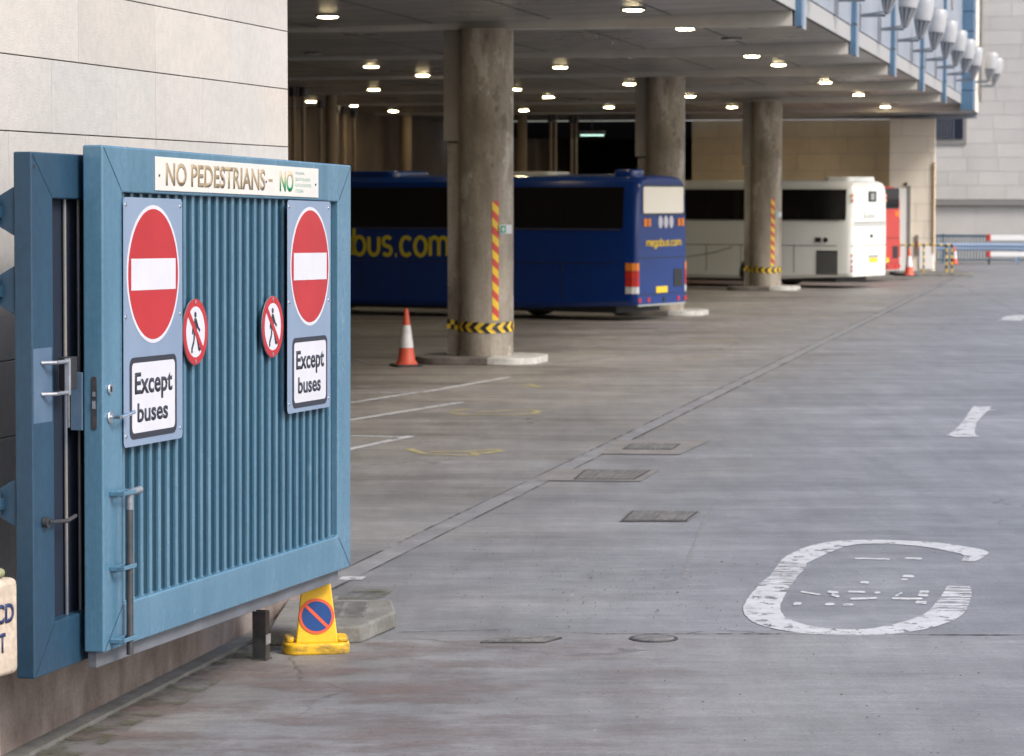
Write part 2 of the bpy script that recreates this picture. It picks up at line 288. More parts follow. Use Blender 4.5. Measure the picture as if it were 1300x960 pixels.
# ------------------------------------------------------------------ mesh helpers
class MB:
    def __init__(s): s.v = []; s.f = []; s.mi = []; s.tone = []
    def add(s, vs, fs, mi=0, tone=1.0):
        o = len(s.v); s.v += [tuple(p) for p in vs]
        for f in fs: s.f.append([i + o for i in f]); s.mi.append(mi); s.tone.append(tone)
        return s
    def box(s, x0, x1, y0, y1, z0, z1, mi=0, tone=1.0):
        return s.add([(x0, y0, z0), (x1, y0, z0), (x1, y1, z0), (x0, y1, z0), (x0, y0, z1), (x1, y0, z1), (x1, y1, z1), (x0, y1, z1)],
              [(0, 3, 2, 1), (4, 5, 6, 7), (0, 1, 5, 4), (1, 2, 6, 5), (2, 3, 7, 6), (3, 0, 4, 7)], mi, tone)
    def prism(s, pts, ax, a, b, mi=0):       # outline extruded along an axis; pts in the two remaining axes (cyclic order)
        def P(u, v, h): return {'x': (h, u, v), 'y': (u, h, v), 'z': (u, v, h)}[ax]
        n = len(pts); vs = [P(u, v, a) for u, v in pts] + [P(u, v, b) for u, v in pts]
        return s.add(vs, [list(range(n))[::-1], list(range(n, 2 * n))] + [(i, (i + 1) % n, (i + 1) % n + n, i + n) for i in range(n)], mi)
    def cyl(s, p0, p1, r0, r1=None, n=20, mi=0, cap=True):
        r1 = r0 if r1 is None else r1
        p0, p1 = Vector(p0), Vector(p1); d = (p1 - p0).normalized(); q = d.to_track_quat('Z', 'Y')
        vs = []
        for p, r in ((p0, r0), (p1, r1)):
            for i in range(n):
                a = 2 * math.pi * i / n; vs.append(p + q @ Vector((r * math.cos(a), r * math.sin(a), 0)))
        fs = [(i, (i + 1) % n, (i + 1) % n + n, i + n) for i in range(n)]
        if cap: fs += [list(range(n))[::-1], list(range(n, 2 * n))]
        return s.add(vs, fs, mi)
    def tube(s, pts, r, n=10, mi=0):
        for a, b in zip(pts[:-1], pts[1:]): s.cyl(a, b, r, r, n, mi)
        return s
    def lathe(s, prof, n=24, c=(0, 0, 0), mi=0):
        vs = []; fs = []
        for r, z in prof:
            for i in range(n):
                a = 2 * math.pi * i / n; vs.append((c[0] + r * math.cos(a), c[1] + r * math.sin(a), c[2] + z))
        for k in range(len(prof) - 1):
            for i in range(n):
                j = (i + 1) % n; fs.append((k * n + i, k * n + j, (k + 1) * n + j, (k + 1) * n + i))
        fs += [list(range(n))[::-1], list(range((len(prof) - 1) * n, len(prof) * n))]
        return s.add(vs, fs, mi)
    def build(s, name, mats, parent=None, bevel=0, smooth=False, angle=35, seg=2):
        me = bpy.data.meshes.new(name); me.from_pydata(s.v, [], s.f)
        mats = mats if isinstance(mats, (list, tuple)) else [mats]
        for m in mats: me.materials.append(m)
        for p, i in zip(me.polygons, s.mi): p.material_index = i
        if any(t != 1.0 for t in s.tone):
            a = me.attributes.new('tone', 'FLOAT_COLOR', 'FACE')
            for i, t in enumerate(s.tone):
                t = t if isinstance(t, tuple) else (t, t, t); a.data[i].color = (*t, 1)
        me.validate()
        bm = bmesh.new(); bm.from_mesh(me); bmesh.ops.recalc_face_normals(bm, faces=bm.faces)
        if bevel:
            es = [e for e in bm.edges if len(e.link_faces) == 2 and e.calc_face_angle(0) > R(angle)]
            bmesh.ops.bevel(bm, geom=es, offset=bevel, segments=seg, profile=.5, affect='EDGES', clamp_overlap=True)
        bm.to_mesh(me); bm.free()
        if smooth or (bevel and seg > 1):
            me.shade_smooth(); me.set_sharp_from_angle(angle=R(angle if not bevel else 50))
        o = bpy.data.objects.new(name, me); COL.objects.link(o)
        if bevel and seg > 1:
            wn = o.modifiers.new('weighted', 'WEIGHTED_NORMAL'); wn.keep_sharp = True; wn.weight = 80
        if parent: o.parent = parent
        return o
def full_tone(mb):                            # every face gets a tone when the material reads one
    if all(t == 1.0 for t in mb.tone): mb.tone = [0.9999] * len(mb.tone)
    return mb
def tag(o, label=None, cat=None, group=None, kind=None):
    if label: o['label'] = label
    if cat: o['category'] = cat
    if group: o['group'] = group
    if kind: o['kind'] = kind
    return o
def thing(name, loc, rz, label, cat, group=None, ry=0):
    o = bpy.data.objects.new(name, None); COL.objects.link(o); o.empty_display_size = .2
    o.location = loc; o.rotation_euler = (0, ry, rz)
    return tag(o, label, cat, group)
def copy_tree(o, parent=None):
    c = o.copy(); COL.objects.link(c)
    if parent: c.parent = parent
    for ch in list(o.children): copy_tree(ch, c)
    return c

_font_cache = {}
def text_mesh(txt, name, m, parent, frame, x0, x1, z0, z1, bold=0.0, thick=0.002, plane='xz', spacing=1.0):
    """text fitted into x0..x1, z0..z1 of a local plane; frame = distance of that plane; faces -y ('xz') or another side"""
    cu = bpy.data.curves.new('letters', 'FONT'); cu.body = txt; cu.size = 1; cu.extrude = 0.0; cu.offset = bold; cu.space_character = spacing
    cu.resolution_u = 4
    ob = bpy.data.objects.new('letters', cu); COL.objects.link(ob)
    dg = bpy.context.evaluated_depsgraph_get(); dg.update()
    me = bpy.data.meshes.new_from_object(ob.evaluated_get(dg))
    bpy.data.objects.remove(ob); bpy.data.curves.remove(cu)
    xs = [v.co.x for v in me.vertices]; ys = [v.co.y for v in me.vertices]
    ax, bx, ay, by = min(xs), max(xs), min(ys), max(ys)
    bm = bmesh.new(); bm.from_mesh(me)
    r = bmesh.ops.extrude_face_region(bm, geom=bm.faces[:])
    top = {v for v in r['geom'] if isinstance(v, bmesh.types.BMVert)}
    for v in bm.verts:
        u = x0 + (v.co.x - ax) / (bx - ax) * (x1 - x0); q = z0 + (v.co.y - ay) / (by - ay) * (z1 - z0)
        t = thick if v in top else 0
        if plane == 'xz': v.co = (u, frame - t, q)              # faces -y
        elif plane == '+y': v.co = (-u, frame + t, q)           # faces +y, u runs towards -x
        elif plane == '-x': v.co = (frame - t, -u, q)           # faces -x, u runs towards -y
    bmesh.ops.recalc_face_normals(bm, faces=bm.faces)
    bm.to_mesh(me); bm.free(); me.materials.clear(); me.materials.append(m)
    o = bpy.data.objects.new(name, me); COL.objects.link(o); o.parent = parent
    return o

# flat figures on a plate facing -y: coordinates (x, z)
def disc(mb, cx, cz, r, y0, y1, n=48, mi=0):
    return mb.prism([(cx + r * math.cos(2 * math.pi * i / n), cz + r * math.sin(2 * math.pi * i / n)) for i in range(n)], 'y', y1, y0, mi)
def ring(mb, cx, cz, r0, r1, y0, y1, n=48, mi=0):
    vs = []
    for y in (y0, y1):
        for r in (r0, r1):
            for i in range(n):
                a = 2 * math.pi * i / n; vs.append((cx + r * math.cos(a), y, cz + r * math.sin(a)))
    fs = []
    for i in range(n):
        j = (i + 1) % n
        fs += [(i, j, n + j, n + i), (2 * n + i, 3 * n + i, 3 * n + j, 2 * n + j), (n + i, n + j, 3 * n + j, 3 * n + i), (i, 2 * n + i, 2 * n + j, j)]
    return mb.add(vs, fs, mi)
def rrect(x0, x1, z0, z1, r, n=5):
    pts = []
    for cx, cz, a0 in ((x1 - r, z1 - r, 0), (x0 + r, z1 - r, 90), (x0 + r, z0 + r, 180), (x1 - r, z0 + r, 270)):
        for k in range(n + 1):
            a = R(a0 + 90 * k / n); pts.append((cx + r * math.cos(a), cz + r * math.sin(a)))
    return pts
def stroke2d(mb, pts, wd, y0, y1, mi=0, n=10):     # thick polyline with round joints in the x-z plane
    for (a, b) in zip(pts[:-1], pts[1:]):
        d = Vector((b[0] - a[0], b[1] - a[1])); 
        if d.length < 1e-6: continue
        d.normalize(); q = Vector((-d.y, d.x)) * wd / 2
        mb.prism([(a[0] - q.x, a[1] - q.y), (b[0] - q.x, b[1] - q.y), (b[0] + q.x, b[1] + q.y), (a[0] + q.x, a[1] + q.y)], 'y', y0, y1, mi)
    return mb

# ------------------------------------------------------------------ ground and roads
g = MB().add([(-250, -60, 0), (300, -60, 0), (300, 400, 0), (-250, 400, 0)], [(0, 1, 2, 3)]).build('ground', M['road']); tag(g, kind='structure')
g = MB().add([(-12, -20, .004), (40, -20, .004), (40, 18.07, .004), (1.5, 18.05, .004), (-.6, 18.1, .004), (-1.3, 17.6, .004), (-12, 15.5, .004)], [(0, 1, 2, 3, 4, 5, 6)])
g = g.build('pavement', M['apron']); tag(g, kind='structure')
g = MB().add([(-6, 9, .008), (3, 9, .008), (3, 15.0, .008), (3, 17.95, .008), (-1.0, 17.62, .008), (-6, 15.4, .008)], [(0, 1, 2, 3, 4, 5)])
g = g.build('pavement_wear', M['apronred']); tag(g, kind='structure')

def ribbon(pts, wd, z, jitter=0.0):           # pts are world xy
    mb = MB(); L = []; Rr = []
    P = [Vector((p[0], p[1])) for p in pts]
    for i, p in enumerate(P):
        d = (P[min(i + 1, len(P) - 1)] - P[max(i - 1, 0)]); d.normalize(); q = Vector((-d.y, d.x))
        ww = wd[i] if isinstance(wd, (list, tuple)) else wd
        ww *= 1 + random.uniform(-jitter, jitter)
        L.append(p + q * ww / 2); Rr.append(p - q * ww / 2)
    n = len(P); mb.add([(v.x, v.y, z) for v in L + Rr], [(i, i + n, i + n + 1, i + 1) for i in range(n - 1)])
    return mb
def gstroke(name, pxs, wd, m, z=.010, jitter=0.0, sub=1):
    w_ = [ground(*p[:2]) for p in pxs]
    pts = []
    for a, b in zip(w_[:-1], w_[1:]):
        for k in range(sub): pts.append(a.lerp(b, k / sub))
    pts.append(w_[-1])
    if z < .006: z += random.uniform(-.0003, .0009)
    return tag(ribbon([(p.x, p.y) for p in pts], wd, z, jitter).build(name, m), kind='structure')
def smooth_closed(pts, k=6):                  # Catmull-Rom through points
    out = []; n = len(pts)
    for i in range(n - 1):
        p0, p1, p2, p3 = (Vector(pts[max(i - 1, 0)]), Vector(pts[i]), Vector(pts[i + 1]), Vector(pts[min(i + 2, n - 1)]))
        for j in range(k):
            t = j / k
            out.append(tuple(.5 * ((2 * p1) + (p2 - p0) * t + (2 * p0 - 5 * p1 + 4 * p2 - p3) * t * t + (3 * p1 - p0 - 3 * p2 + p3) * t ** 3)))
    out.append(tuple(pts[-1])); return out

# the drip line that runs along the building
def bl(x, y, z=0):                            # building frame -> world
    return Vector((4.61, 46.5, 0)) + Matrix.Rotation(BR, 3, 'Z') @ Vector((x, y, z))
GY = -(-.215 * 0)                             # placed from two ground points below
a, b = ground(444, 729), ground(1202, 357)
u = (b - a).normalized()
pts = [a + u * t for t in [(-14 + i * 1.1) for i in range(86)]]
tag(ribbon([(p.x, p.y) for p in pts], .20, .004, .10).build('gutter_strip', M['gutter']), kind='structure')
pts2 = [p + Vector((.105 * u.y, -.105 * u.x, 0)) for p in pts]
tag(ribbon([(p.x, p.y) for p in pts2], .022, .008, .6).build('gutter_joint', M['crackline']), kind='structure')
pts2 = [p - Vector((.105 * u.y, -.105 * u.x, 0)) for p in pts]
tag(ribbon([(p.x, p.y) for p in pts2], .018, .008, .6).build('gutter_joint', M['crackline']), kind='structure')
gstroke('expansion_joint', [(505, 804), (640, 801), (760, 806), (960, 806), (1130, 807), (1400, 808)], .02, M['crackline'], .008, .7, 30)
gstroke('expansion_joint', [(380, 414), (700, 415), (1210, 417)], .12, M['roadfaint'], .0048, .2, 8)

# bay lines, numbers and speed roundel
for p in ([(380, 584), (443, 571), (522, 554)], [(300, 551), (443, 553.6), (522, 555.5)], [(360, 547), (443, 534), (586, 511)], [(440, 500), (539, 498), (600, 487)],
          [(539, 498), (647, 479)], [(400, 486), (528, 499)], [(689, 463), (837, 447)], [(704, 447), (794, 436)], [(828, 420), (871, 412)], [(690, 440), (900, 437)],
          [(443, 512), (528, 499)], [(443, 455), (500, 470)], [(443, 424), (560, 440)], [(760, 415), (1000, 404), (1090, 398)], [(880, 397), (1010, 388)]):
    gstroke('bay_line', p, .11, M['roadwhite'] if p[0][1] > 470 and p[0][0] != 400 else M['roadfaint'], .0045, .08, 5)
for p in ([(518, 570), (540, 577), (606, 579), (600, 575)], [(545, 574), (590, 574), (632, 571), (636, 573), (615, 576), (596, 576)],
          [(569, 524), (592, 527), (650, 527), (676, 526), (684, 523), (676, 521), (640, 522), (606, 524)], [(575, 522), (594, 520)],
          [(659, 490), (686, 492), (740, 490)], [(672, 488), (684, 492)], [(870, 432), (899, 434), (937, 432)], [(860, 454), (912, 453)], [(1030, 402), (1090, 404)], [(1084, 386), (1120, 384)]):
    gstroke('bay_number', p, .10, M['roadyellow'], .0045, .1, 2)
def roundel(pts, wds, m):
    sp = smooth_closed(pts, 10); n_ = len(sp); wl = []
    for k in range(n_):
        f = k / (n_ - 1) * (len(wds) - 1); a_ = int(min(f, len(wds) - 2)); wl.append(wds[a_] + (wds[a_ + 1] - wds[a_]) * (f - a_))
    gstroke('speed_roundel', sp, wl, m, .0045, .03)
roundel([(1229, 713), (1237, 706), (1228, 700), (1180, 692), (1120, 688.5), (1072, 690), (1042, 697), (1020, 707), (1008, 714)], [.10, .16, .30, .28, .25, .26, .27, .26, .22], M['roadwhite'])
roundel([(1008, 714), (1003, 722), (994, 733), (984, 743)], [.20, .22, .20, .24], M['roadworn'])
roundel([(984, 743), (974, 757), (967, 773), (975, 786), (997, 795), (1030, 801), (1075, 803.5), (1120, 802), (1160, 795), (1190, 785), (1203, 776)], [.22, .24, .25, .26, .28, .26, .24, .25, .27, .25, .24], M['roadwhite'])
roundel([(1203, 776), (1210, 765), (1215, 755), (1217, 745)], [.24, .22, .20, .16], M['roadworn'])
for (x0, y0, x1, y1) in [(1086, 709.5, 1128, 710.5), (1149, 709.5, 1169, 710), (1093, 740, 1102, 740.5), (1146, 732, 1159, 732.5), (1145, 736.5, 1151, 736.5),
        (1017, 752, 1040, 755.5), (1051, 752, 1063, 753), (1056, 756, 1064, 758), (1077, 752, 1097, 752.5), (1111, 753, 1116, 753), (1080, 761, 1112, 760),
        (1137, 757, 1144, 754), (1133, 760.5, 1170, 760.8), (1168, 752, 1178, 752), (1166, 756, 1177, 756.5), (1163, 765.5, 1175, 766), (1008, 767.5, 1016, 767),
        (1048, 768, 1058, 768), (1071, 768.5, 1082, 768.5)]:
    h_ = random.uniform(1.2, 2.0) if x1 - x0 < 14 else random.uniform(.9, 1.3); m_ = (x0 + x1) / 2
    pg = [(x0 - 1.5, y0 + h_ * .5), (x0 + 1, y0 - h_), (m_, (y0 + y1) / 2 - h_ * random.uniform(.7, 1.3)), (x1 + .5, y1 - h_), (x1 + 2, y1 + h_ * .3), (x1 - 1, y1 + h_), (m_, (y0 + y1) / 2 + h_ * random.uniform(.6, 1.3)), (x0 + 1, y0 + h_)]
    pg = [ground(px_, py_) for px_, py_ in pg]; zz = random.uniform(.0042, .0054)
    tag(MB().add([(p_.x, p_.y, zz) for p_ in pg], [tuple(range(8))]).build('speed_letters', M['roadworn2']), kind='structure')
gstroke('arrow_marking', [(1247, 516.5), (1240, 525), (1231, 536), (1224, 548), (1220, 554)], [.20, .26, .20, .26, .34], M['roadwhite'], .0045, .3)
gstroke('arrow_marking', [(1243, 521), (1254, 520)], .36, M['roadwhite'], .0055, .2)
gstroke('arrow_marking', [(1209, 554.5), (1242, 554)], .22, M['roadwhite'], .0055, .2, 3)
gstroke('arrow_marking', [(1282, 407), (1290, 402), (1310, 400), (1340, 402)], .5, M['roadwhite'], .0045, .1, 3)
gstroke('edge_line', [(1180, 345), (1240, 342), (1400, 338)], .35, M['roadfaint'], .0045, .1, 6)
gstroke('scuff_mark', [(906, 640), (893, 665), (878, 700), (868, 736)], .035, M['roadtrace'], .0045, .4, 5)
gstroke('road_line', [(432, 734.5), (462, 735)], .16, M['roadwhite'], .0045, .2, 3)
# dark crack lines between concrete slabs
for p in ([(870, 806), (905, 800), (960, 804)], [(1203, 356), (1290, 395), (1420, 452)]):
    gstroke('slab_crack', p, .015, M['crackline'], .0052, .6, 8)

# grit and fallen chips on the near surface
mb = MB()
for i in range(330):
    p = ground(random.gauss(760, 130) if i % 3 else random.uniform(430, 1300), random.gauss(740, 30) if i % 3 else random.uniform(690, 960)); r = random.uniform(.003, .008) * (1 + (i % 29 == 0))
    mb.add([(p.x + r * math.cos(a) * random.uniform(.6, 1.3), p.y + r * math.sin(a) * random.uniform(.6, 1.3), .012) for a in (0, 1.2, 2.5, 3.8, 5)] + [(p.x, p.y, .012 + r * .7)],
           [(0, 1, 5), (1, 2, 5), (2, 3, 5), (3, 4, 5), (4, 0, 5)])
tag(mb.build('grit', M['crack']), 'small dark chips of grit on the road', 'grit', kind='stuff')

# covers
def quad_cover(pxs, label, inner=None, name='manhole_cover', patch=True, cat='manhole cover'):
    c = sum((ground(*p) for p in pxs), Vector()) / 4
    t = thing(name, (c.x, c.y, 0), 0, label, cat)
    q = [ground(*p) - c for p in pxs]
    q = [Vector((v.x, v.y, 0)) for v in q]
    if patch: MB().add([(v.x, v.y, .0085) for v in q], [(0, 1, 2, 3)]).build('surround', M['patch'], t)
    qi = [ground(*p) - c for p in inner] if inner else [v * .94 for v in q]
    qi = [Vector((v.x, v.y, 0)) for v in qi]
    mb = MB(); mb.prism([(v.x, v.y) for v in qi], 'z', .004, .014); mb.build('frame', M['darksteel'], t)
    cc = sum(qi, Vector()) / 4
    qq = [cc + (v - cc) * .93 for v in qi]
    mb = MB()                                 # cover with raised pads
    mb.prism([(v.x, v.y) for v in qq], 'z', .010, .017)
    nx, ny = 9, 6
    for i in range(nx):
        for j in range(ny):
            def pt(u_, v_): return qq[0].lerp(qq[3], u_).lerp(qq[1].lerp(qq[2], u_), v_)
            aa = [pt((i + .18) / nx, (j + .2) / ny), pt((i + .82) / nx, (j + .2) / ny), pt((i + .82) / nx, (j + .8) / ny), pt((i + .18) / nx, (j + .8) / ny)]
            mb.prism([(v.x, v.y) for v in aa], 'z', .0165, .022)
    mb.build('lid', M['manhole'], t)
    return t
quad_cover([(786, 663), (800, 650), (890, 651), (874, 663)], 'grey rectangular manhole cover nearest the camera in the middle of the road')
quad_cover([(682, 611), (704, 596), (838, 597), (814, 612)], 'manhole cover in a brownish patch touching the drip line, middle of three', [(728, 610), (742, 598), (826, 598.5), (806, 610)])
quad_cover([(761, 577), (782, 559), (903, 559.5), (863, 578)], 'farthest manhole cover set in a pale concrete surround', [(790, 571.5), (801, 564.5), (864, 564.8), (853, 572)])
t = quad_cover([(606, 818), (628, 811), (717, 811.5), (694, 818)], 'dark slotted drain cover left on the near road seam', name='drain_cover', patch=False, cat='drain cover')
c = ground(830, 812); t = thing('drain_cover', (c.x, c.y, 0), 0, 'small round rusty drain cover on the near road seam', 'drain cover')
mb = MB(); mb.lathe([(.13, .003), (.13, .012), (.115, .013), (.0, .013)][:3] + [(.02, .0135)], 28); mb.build('lid', M['manhole'], t)
mb = MB(); mb.lathe([(.155, .003), (.155, .010), (.135, .010)], 28); mb.build('frame', M['darksteel'], t)

# ------------------------------------------------------------------ stone building on the left
def slab_wall(mb, x0, x1, z0, z1, course, y, depth, lo, hi, gap, along='x', joints=(), tv=.07, phase=0.0, warm=.0):
    """courses of slabs; along x at front plane y (depth inwards +) or along y at plane x=y"""
    z = z0 + phase; 
    if phase > 0: z -= course
    while z < z1 - .01:
        za, zb = max(z, z0), min(z + course, z1)
        cuts = sorted([x0, x1] + [j for j in joints if x0 < j < x1])
        for ca, cb in zip(cuts[:-1], cuts[1:]):
            x = ca - random.uniform(0, (lo + hi) / 2) if ca == x0 else ca
            while x < cb - .01:
                xe = min(x + random.uniform(lo, hi), cb)
                if cb - xe < lo * .35: xe = cb
                xa = max(x, ca)
                if xe > xa + .02:
                    t = 1 - random.uniform(0, tv); wv = random.uniform(-warm, warm); tone = (t * (1 + wv), t, t * (1 - wv))
                    if along == 'x': mb.box(xa + gap / 2, xe - gap / 2, y, y + depth, za + gap / 2, zb - gap / 2, 0, tone)
                    else: mb.box(y, y + depth, xa + gap / 2, xe - gap / 2, za + gap / 2, zb - gap / 2, 0, tone)
                x = xe
        z += course
    return mb
O_B = bl(0, 0)
t = thing('stone_building', O_B, BR, 'pale sandstone building with blue gates folded against it', 'building')
CX, CY = -27.7, .32
mb = slab_wall(MB(), -48, CX, .45, 12.5, .393, CY, .05, .8, 1.5, .006, joints=(-30.42,), tv=.09, phase=(3.13 - .45) % .393, warm=.025)
mb.build('stone_cladding', M['stone'], t, bevel=.002, seg=1)
mb = slab_wall(MB(), CY + .012, 24, .45, 12.5, .393, CX - .05 + .04, .05, .8, 1.4, .007, along='y', tv=.08, phase=(3.13 - .45) % .393)
mb.build('stone_return', M['stone'], t)
MB().box(-48, CX - .02, CY + .035, 24, 0, 12.4).build('wall', M['mortar'], t)
MB().box(-48, CX + .02, CY - .20, CY + .2, 0, .44).build('plinth', M['plinth'], t, bevel=.01)
tag(MB().box(-48, CX + .1, CY - .31, CY - .205, 0, .03).build('kerb', M['concrete2']), kind='structure')
bpy.data.objects['kerb'].location = O_B; bpy.data.objects['kerb'].rotation_euler = (0, 0, BR)
M['mossfilm'] = worn('moss_film', (0.11, 0.11, 0.07), 0.56, (1, 1, 1), 4.5, .95, .10)
mb = MB(); n_ = 60
for (yo, z_) in ((.305, .0125), ):
    vs = []
    for k in range(n_ + 1):
        x = -48 + (CX + .6 + 48) * k / n_; wv = .10 + .08 * random.random()
        vs += [(x, CY - yo - wv - .12, z_), (x, CY - yo, z_)]
    mb.add(vs, [(2 * k, 2 * k + 2, 2 * k + 3, 2 * k + 1) for k in range(n_)])
o = mb.build('moss', M['mossfilm']); tag(o, 'green moss film along the foot of the wall kerb', 'moss', kind='stuff'); o.location = O_B; o.rotation_euler = (0, 0, BR)

# ------------------------------------------------------------------ bus station building with the canopy
BAY = 9.56
bt = thing('station_building', O_B, BR, 'bus station building with white cladding and open bays beneath it', 'building')
def ceil_z(y): return 5.61 + .18 * max(0, 1 - y / 8.0) ** 1.0
XE = 58.8
mb = MB()                                     # soffit: sheets in panels with a shallow seam between
xs = [-27.66 + i * 1.195 for i in range(int((XE + 27.66) / 1.195) + 1)] + [XE]
ys = [.02, 2, 4, 6, 8, 12, 16, 20, 26, 32, 40]
for xa, xb in zip(xs[:-1], xs[1:]):
    for ya, yb in zip(ys[:-1], ys[1:]):
        g_ = .022; za, zb = ceil_z(ya), ceil_z(yb)
        mb.add([(xa + g_, ya + g_, za), (xb - g_, ya + g_, za), (xb - g_, yb - g_, zb), (xa + g_, yb - g_, zb)], [(0, 3, 2, 1)])
mb.build('ceiling_panel', M['soffit'], bt)
MB().prism([(.02, 5.80), (8, 5.62), (40, 5.62), (40, 12.5), (.02, 12.5)], 'x', -27.64, XE).build('upper_floor', M['joint'], bt)
for k in range(-2, 7):
    x = k * BAY if k < 6 else XE - .2
    if k == 5: x = 48.6
    if k == 6: continue
    MB().prism([(.03, 5.55), (40, 5.55), (40, 5.618), (8, 5.618), (.03, 5.80)], 'x', x - .16, x + .16).build('rib', M['rib'], bt)
    if k == 5: continue
    MB().box(x - .12, x + .20, -.12, -.012, 5.55, 12.5).build('mullion', M['mullion'], bt)
    MB().box(x + .205, x + .80, -.10, -.012, 5.53, 12.5).build('pier_strip', M['facade'], bt)
    for zj in (6.12, 7.8, 9.5): MB().box(x - .123, x + .204, -.125, -.05, zj, zj + .035).build('joint', M['joint'], bt)
# cladding between mullions: edge strip and panels
for k in range(-3, 5):
    x0 = k * BAY + .805 if k >= -2 else -27.6; x1 = (k + 1) * BAY - .125
    if k == 4: x1 = 48.0
    if x1 - x0 < .5: continue
    MB().box(x0, x1, -.02, .012, 5.80, 6.10).build('edge_strip', M['facadeedge'], bt)
    mid = [x0 + (x1 - x0) * q for q in (0, .5, 1)]
    mb = MB()
    for za, zb in ((6.12, 7.79), (7.81, 9.5), (9.52, 12.5)):
        for xa, xb in zip(mid[:-1], mid[1:]): mb.box(xa + .008, xb - .008, -.035, .012, za, zb)
    mb.build('cladding_panel', M['facade'], bt)
# corner pier and the end section
mb = MB(); z = 5.6
while z < 12.4: mb.box(48.05, 49.6, -.40, .012, z, z + .62); z += .645
mb.build('corner_pier', M['mullion'], bt)
mb = slab_wall(MB(), 49.62, XE, 5.80, 12.5, .8, -.05, .06, 1.2, 1.3, .02, tv=.04); mb.build('end_cladding', M['creamwall'], bt)
MB().box(XE - .0, XE + .05, 0.0, 40, 5.6, 12.5).build('end_fascia', M['facade'], bt)
mb = MB(); ring(mb, 42.2, 8.9, .30, .42, -.08, -.036); mb.build('vent_ring', M['facadeedge'], bt)
mb = MB(); disc(mb, 42.2, 8.9, .295, -.06, -.036)
mb.build('round_vent', M['black'], bt)
mb = MB()
for q in range(-2, 3): mb.box(42.0 - .1, 42.2 + .28 - abs(q) * .05, -.075, -.062, 8.9 + q * .11 - .02, 8.9 + q * .11 + .02)
mb.build('vent_slat', M['facadeedge'], bt)
# walls beneath the canopy
mb = full_tone(slab_wall(MB(), 1.46, 3.1, 0, 5.60, .62, 58.0, .1, 1.0, 1.4, .012, along='y', tv=.05)); mb.build('end_pillar', M['creamwall'], bt)
mb = full_tone(slab_wall(MB(), 58.1, 58.5, 0, 5.60, .62, 1.46, .1, 1.0, 1.4, .012, along='x', tv=.05)); mb.build('end_pillar', M['creamwall'], bt)
MB().box(58.02, 58.48, 1.50, 3.095, 0, 5.59).build('pillar_core', M['mortar'], bt)
mb = full_tone(slab_wall(MB(), 3.1, 10.6, 0, 5.60, .62, 59.4, .1, 1.2, 1.6, .012, along='y', tv=.08)); mb.build('end_wall', M['tanwall'], bt)
MB().box(59.44, 60.2, 3.0, 10.55, 0, 5.59).build('wall_core', M['mortar'], bt)
MB().box(59.4, 60.0, 10.62, 18.0, 4.95, 5.59).build('beam', M['tanwall'], bt)
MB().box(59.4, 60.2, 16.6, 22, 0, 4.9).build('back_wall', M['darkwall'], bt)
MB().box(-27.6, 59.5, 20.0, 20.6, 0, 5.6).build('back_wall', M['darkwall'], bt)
MB().box(76, 76.5, 8, 24, 0, 5.6).build('yard_wall', M['darkwall'], bt)
MB().box(60.1, 76.4, 8, 24, 5.0, 5.4).build('yard_roof', M['darkwall'], bt)
MB().box(60.1, 76.4, 16.8, 17.2, 0, 5.0).build('yard_wall', M['darkwall'], bt)
MB().box(60.1, 76.4, 10.0, 10.4, 0, 5.0).build('yard_wall', M['darkwall'], bt)
# pillar fittings
o = MB().box(57.93, 57.985, 2.42, 2.75, .05, 3.05); o.build('door', M['boardwhite'], bt)
MB().box(57.90, 57.985, 2.32, 2.415, .05, 3.15).build('door_frame', M['windowframe'], bt)
MB().box(57.92, 57.985, 1.455, 1.50, .7, 4.0).build('corner_guard', mat('corner_orange', (.55, .30, .08)), bt)
MB().cyl((57.95, 2.50, 3.21), (57.995, 2.50, 3.21), .06).build('sensor', M['black'], bt)
MB().box(57.94, 57.99, 2.02, 2.12, .6, 1.35).build('call_point', M['duct'], bt)
MB().box(57.925, 57.938, 2.05, 2.09, .8, 1.15).build('call_panel', M['red'], bt)
MB().box(57.95, 57.993, 1.50, 1.98, .12, .95).build('skirting_panel', M['boardwhite'], bt)

# columns
def diag_patch(mb, r, a0, a1, z0, z1, n, slope, flip=False, cols=(0, 1)):   # diagonal stripes wrapped on a cylinder
    seg = 6; h = (z1 - z0) / n * 1.0
    for i in range(-6, n + 6):
        for s_ in range(seg):
            f0, f1 = s_ / seg, (s_ + 1) / seg
            an0, an1 = a0 + (a1 - a0) * f0, a0 + (a1 - a0) * f1
            o0, o1 = slope * f0, slope * f1
            zs = [z0 + i * h + o0, z0 + i * h + o1, z0 + (i + 1) * h + o1, z0 + (i + 1) * h + o0]
            zs = [min(max(z_, z0), z1) for z_ in zs]
            if max(zs) - min(zs) < 1e-4 or (zs[2] - zs[1] < 1e-5 and zs[3] - zs[0] < 1e-5): continue
            mb.add([(r * math.cos(an0), r * math.sin(an0), zs[0]), (r * math.cos(an1), r * math.sin(an1), zs[1]),
                    (r * math.cos(an1), r * math.sin(an1), zs[2]), (r * math.cos(an0), r * math.sin(an0), zs[3])], [(0, 1, 2, 3)], cols[i % 2])
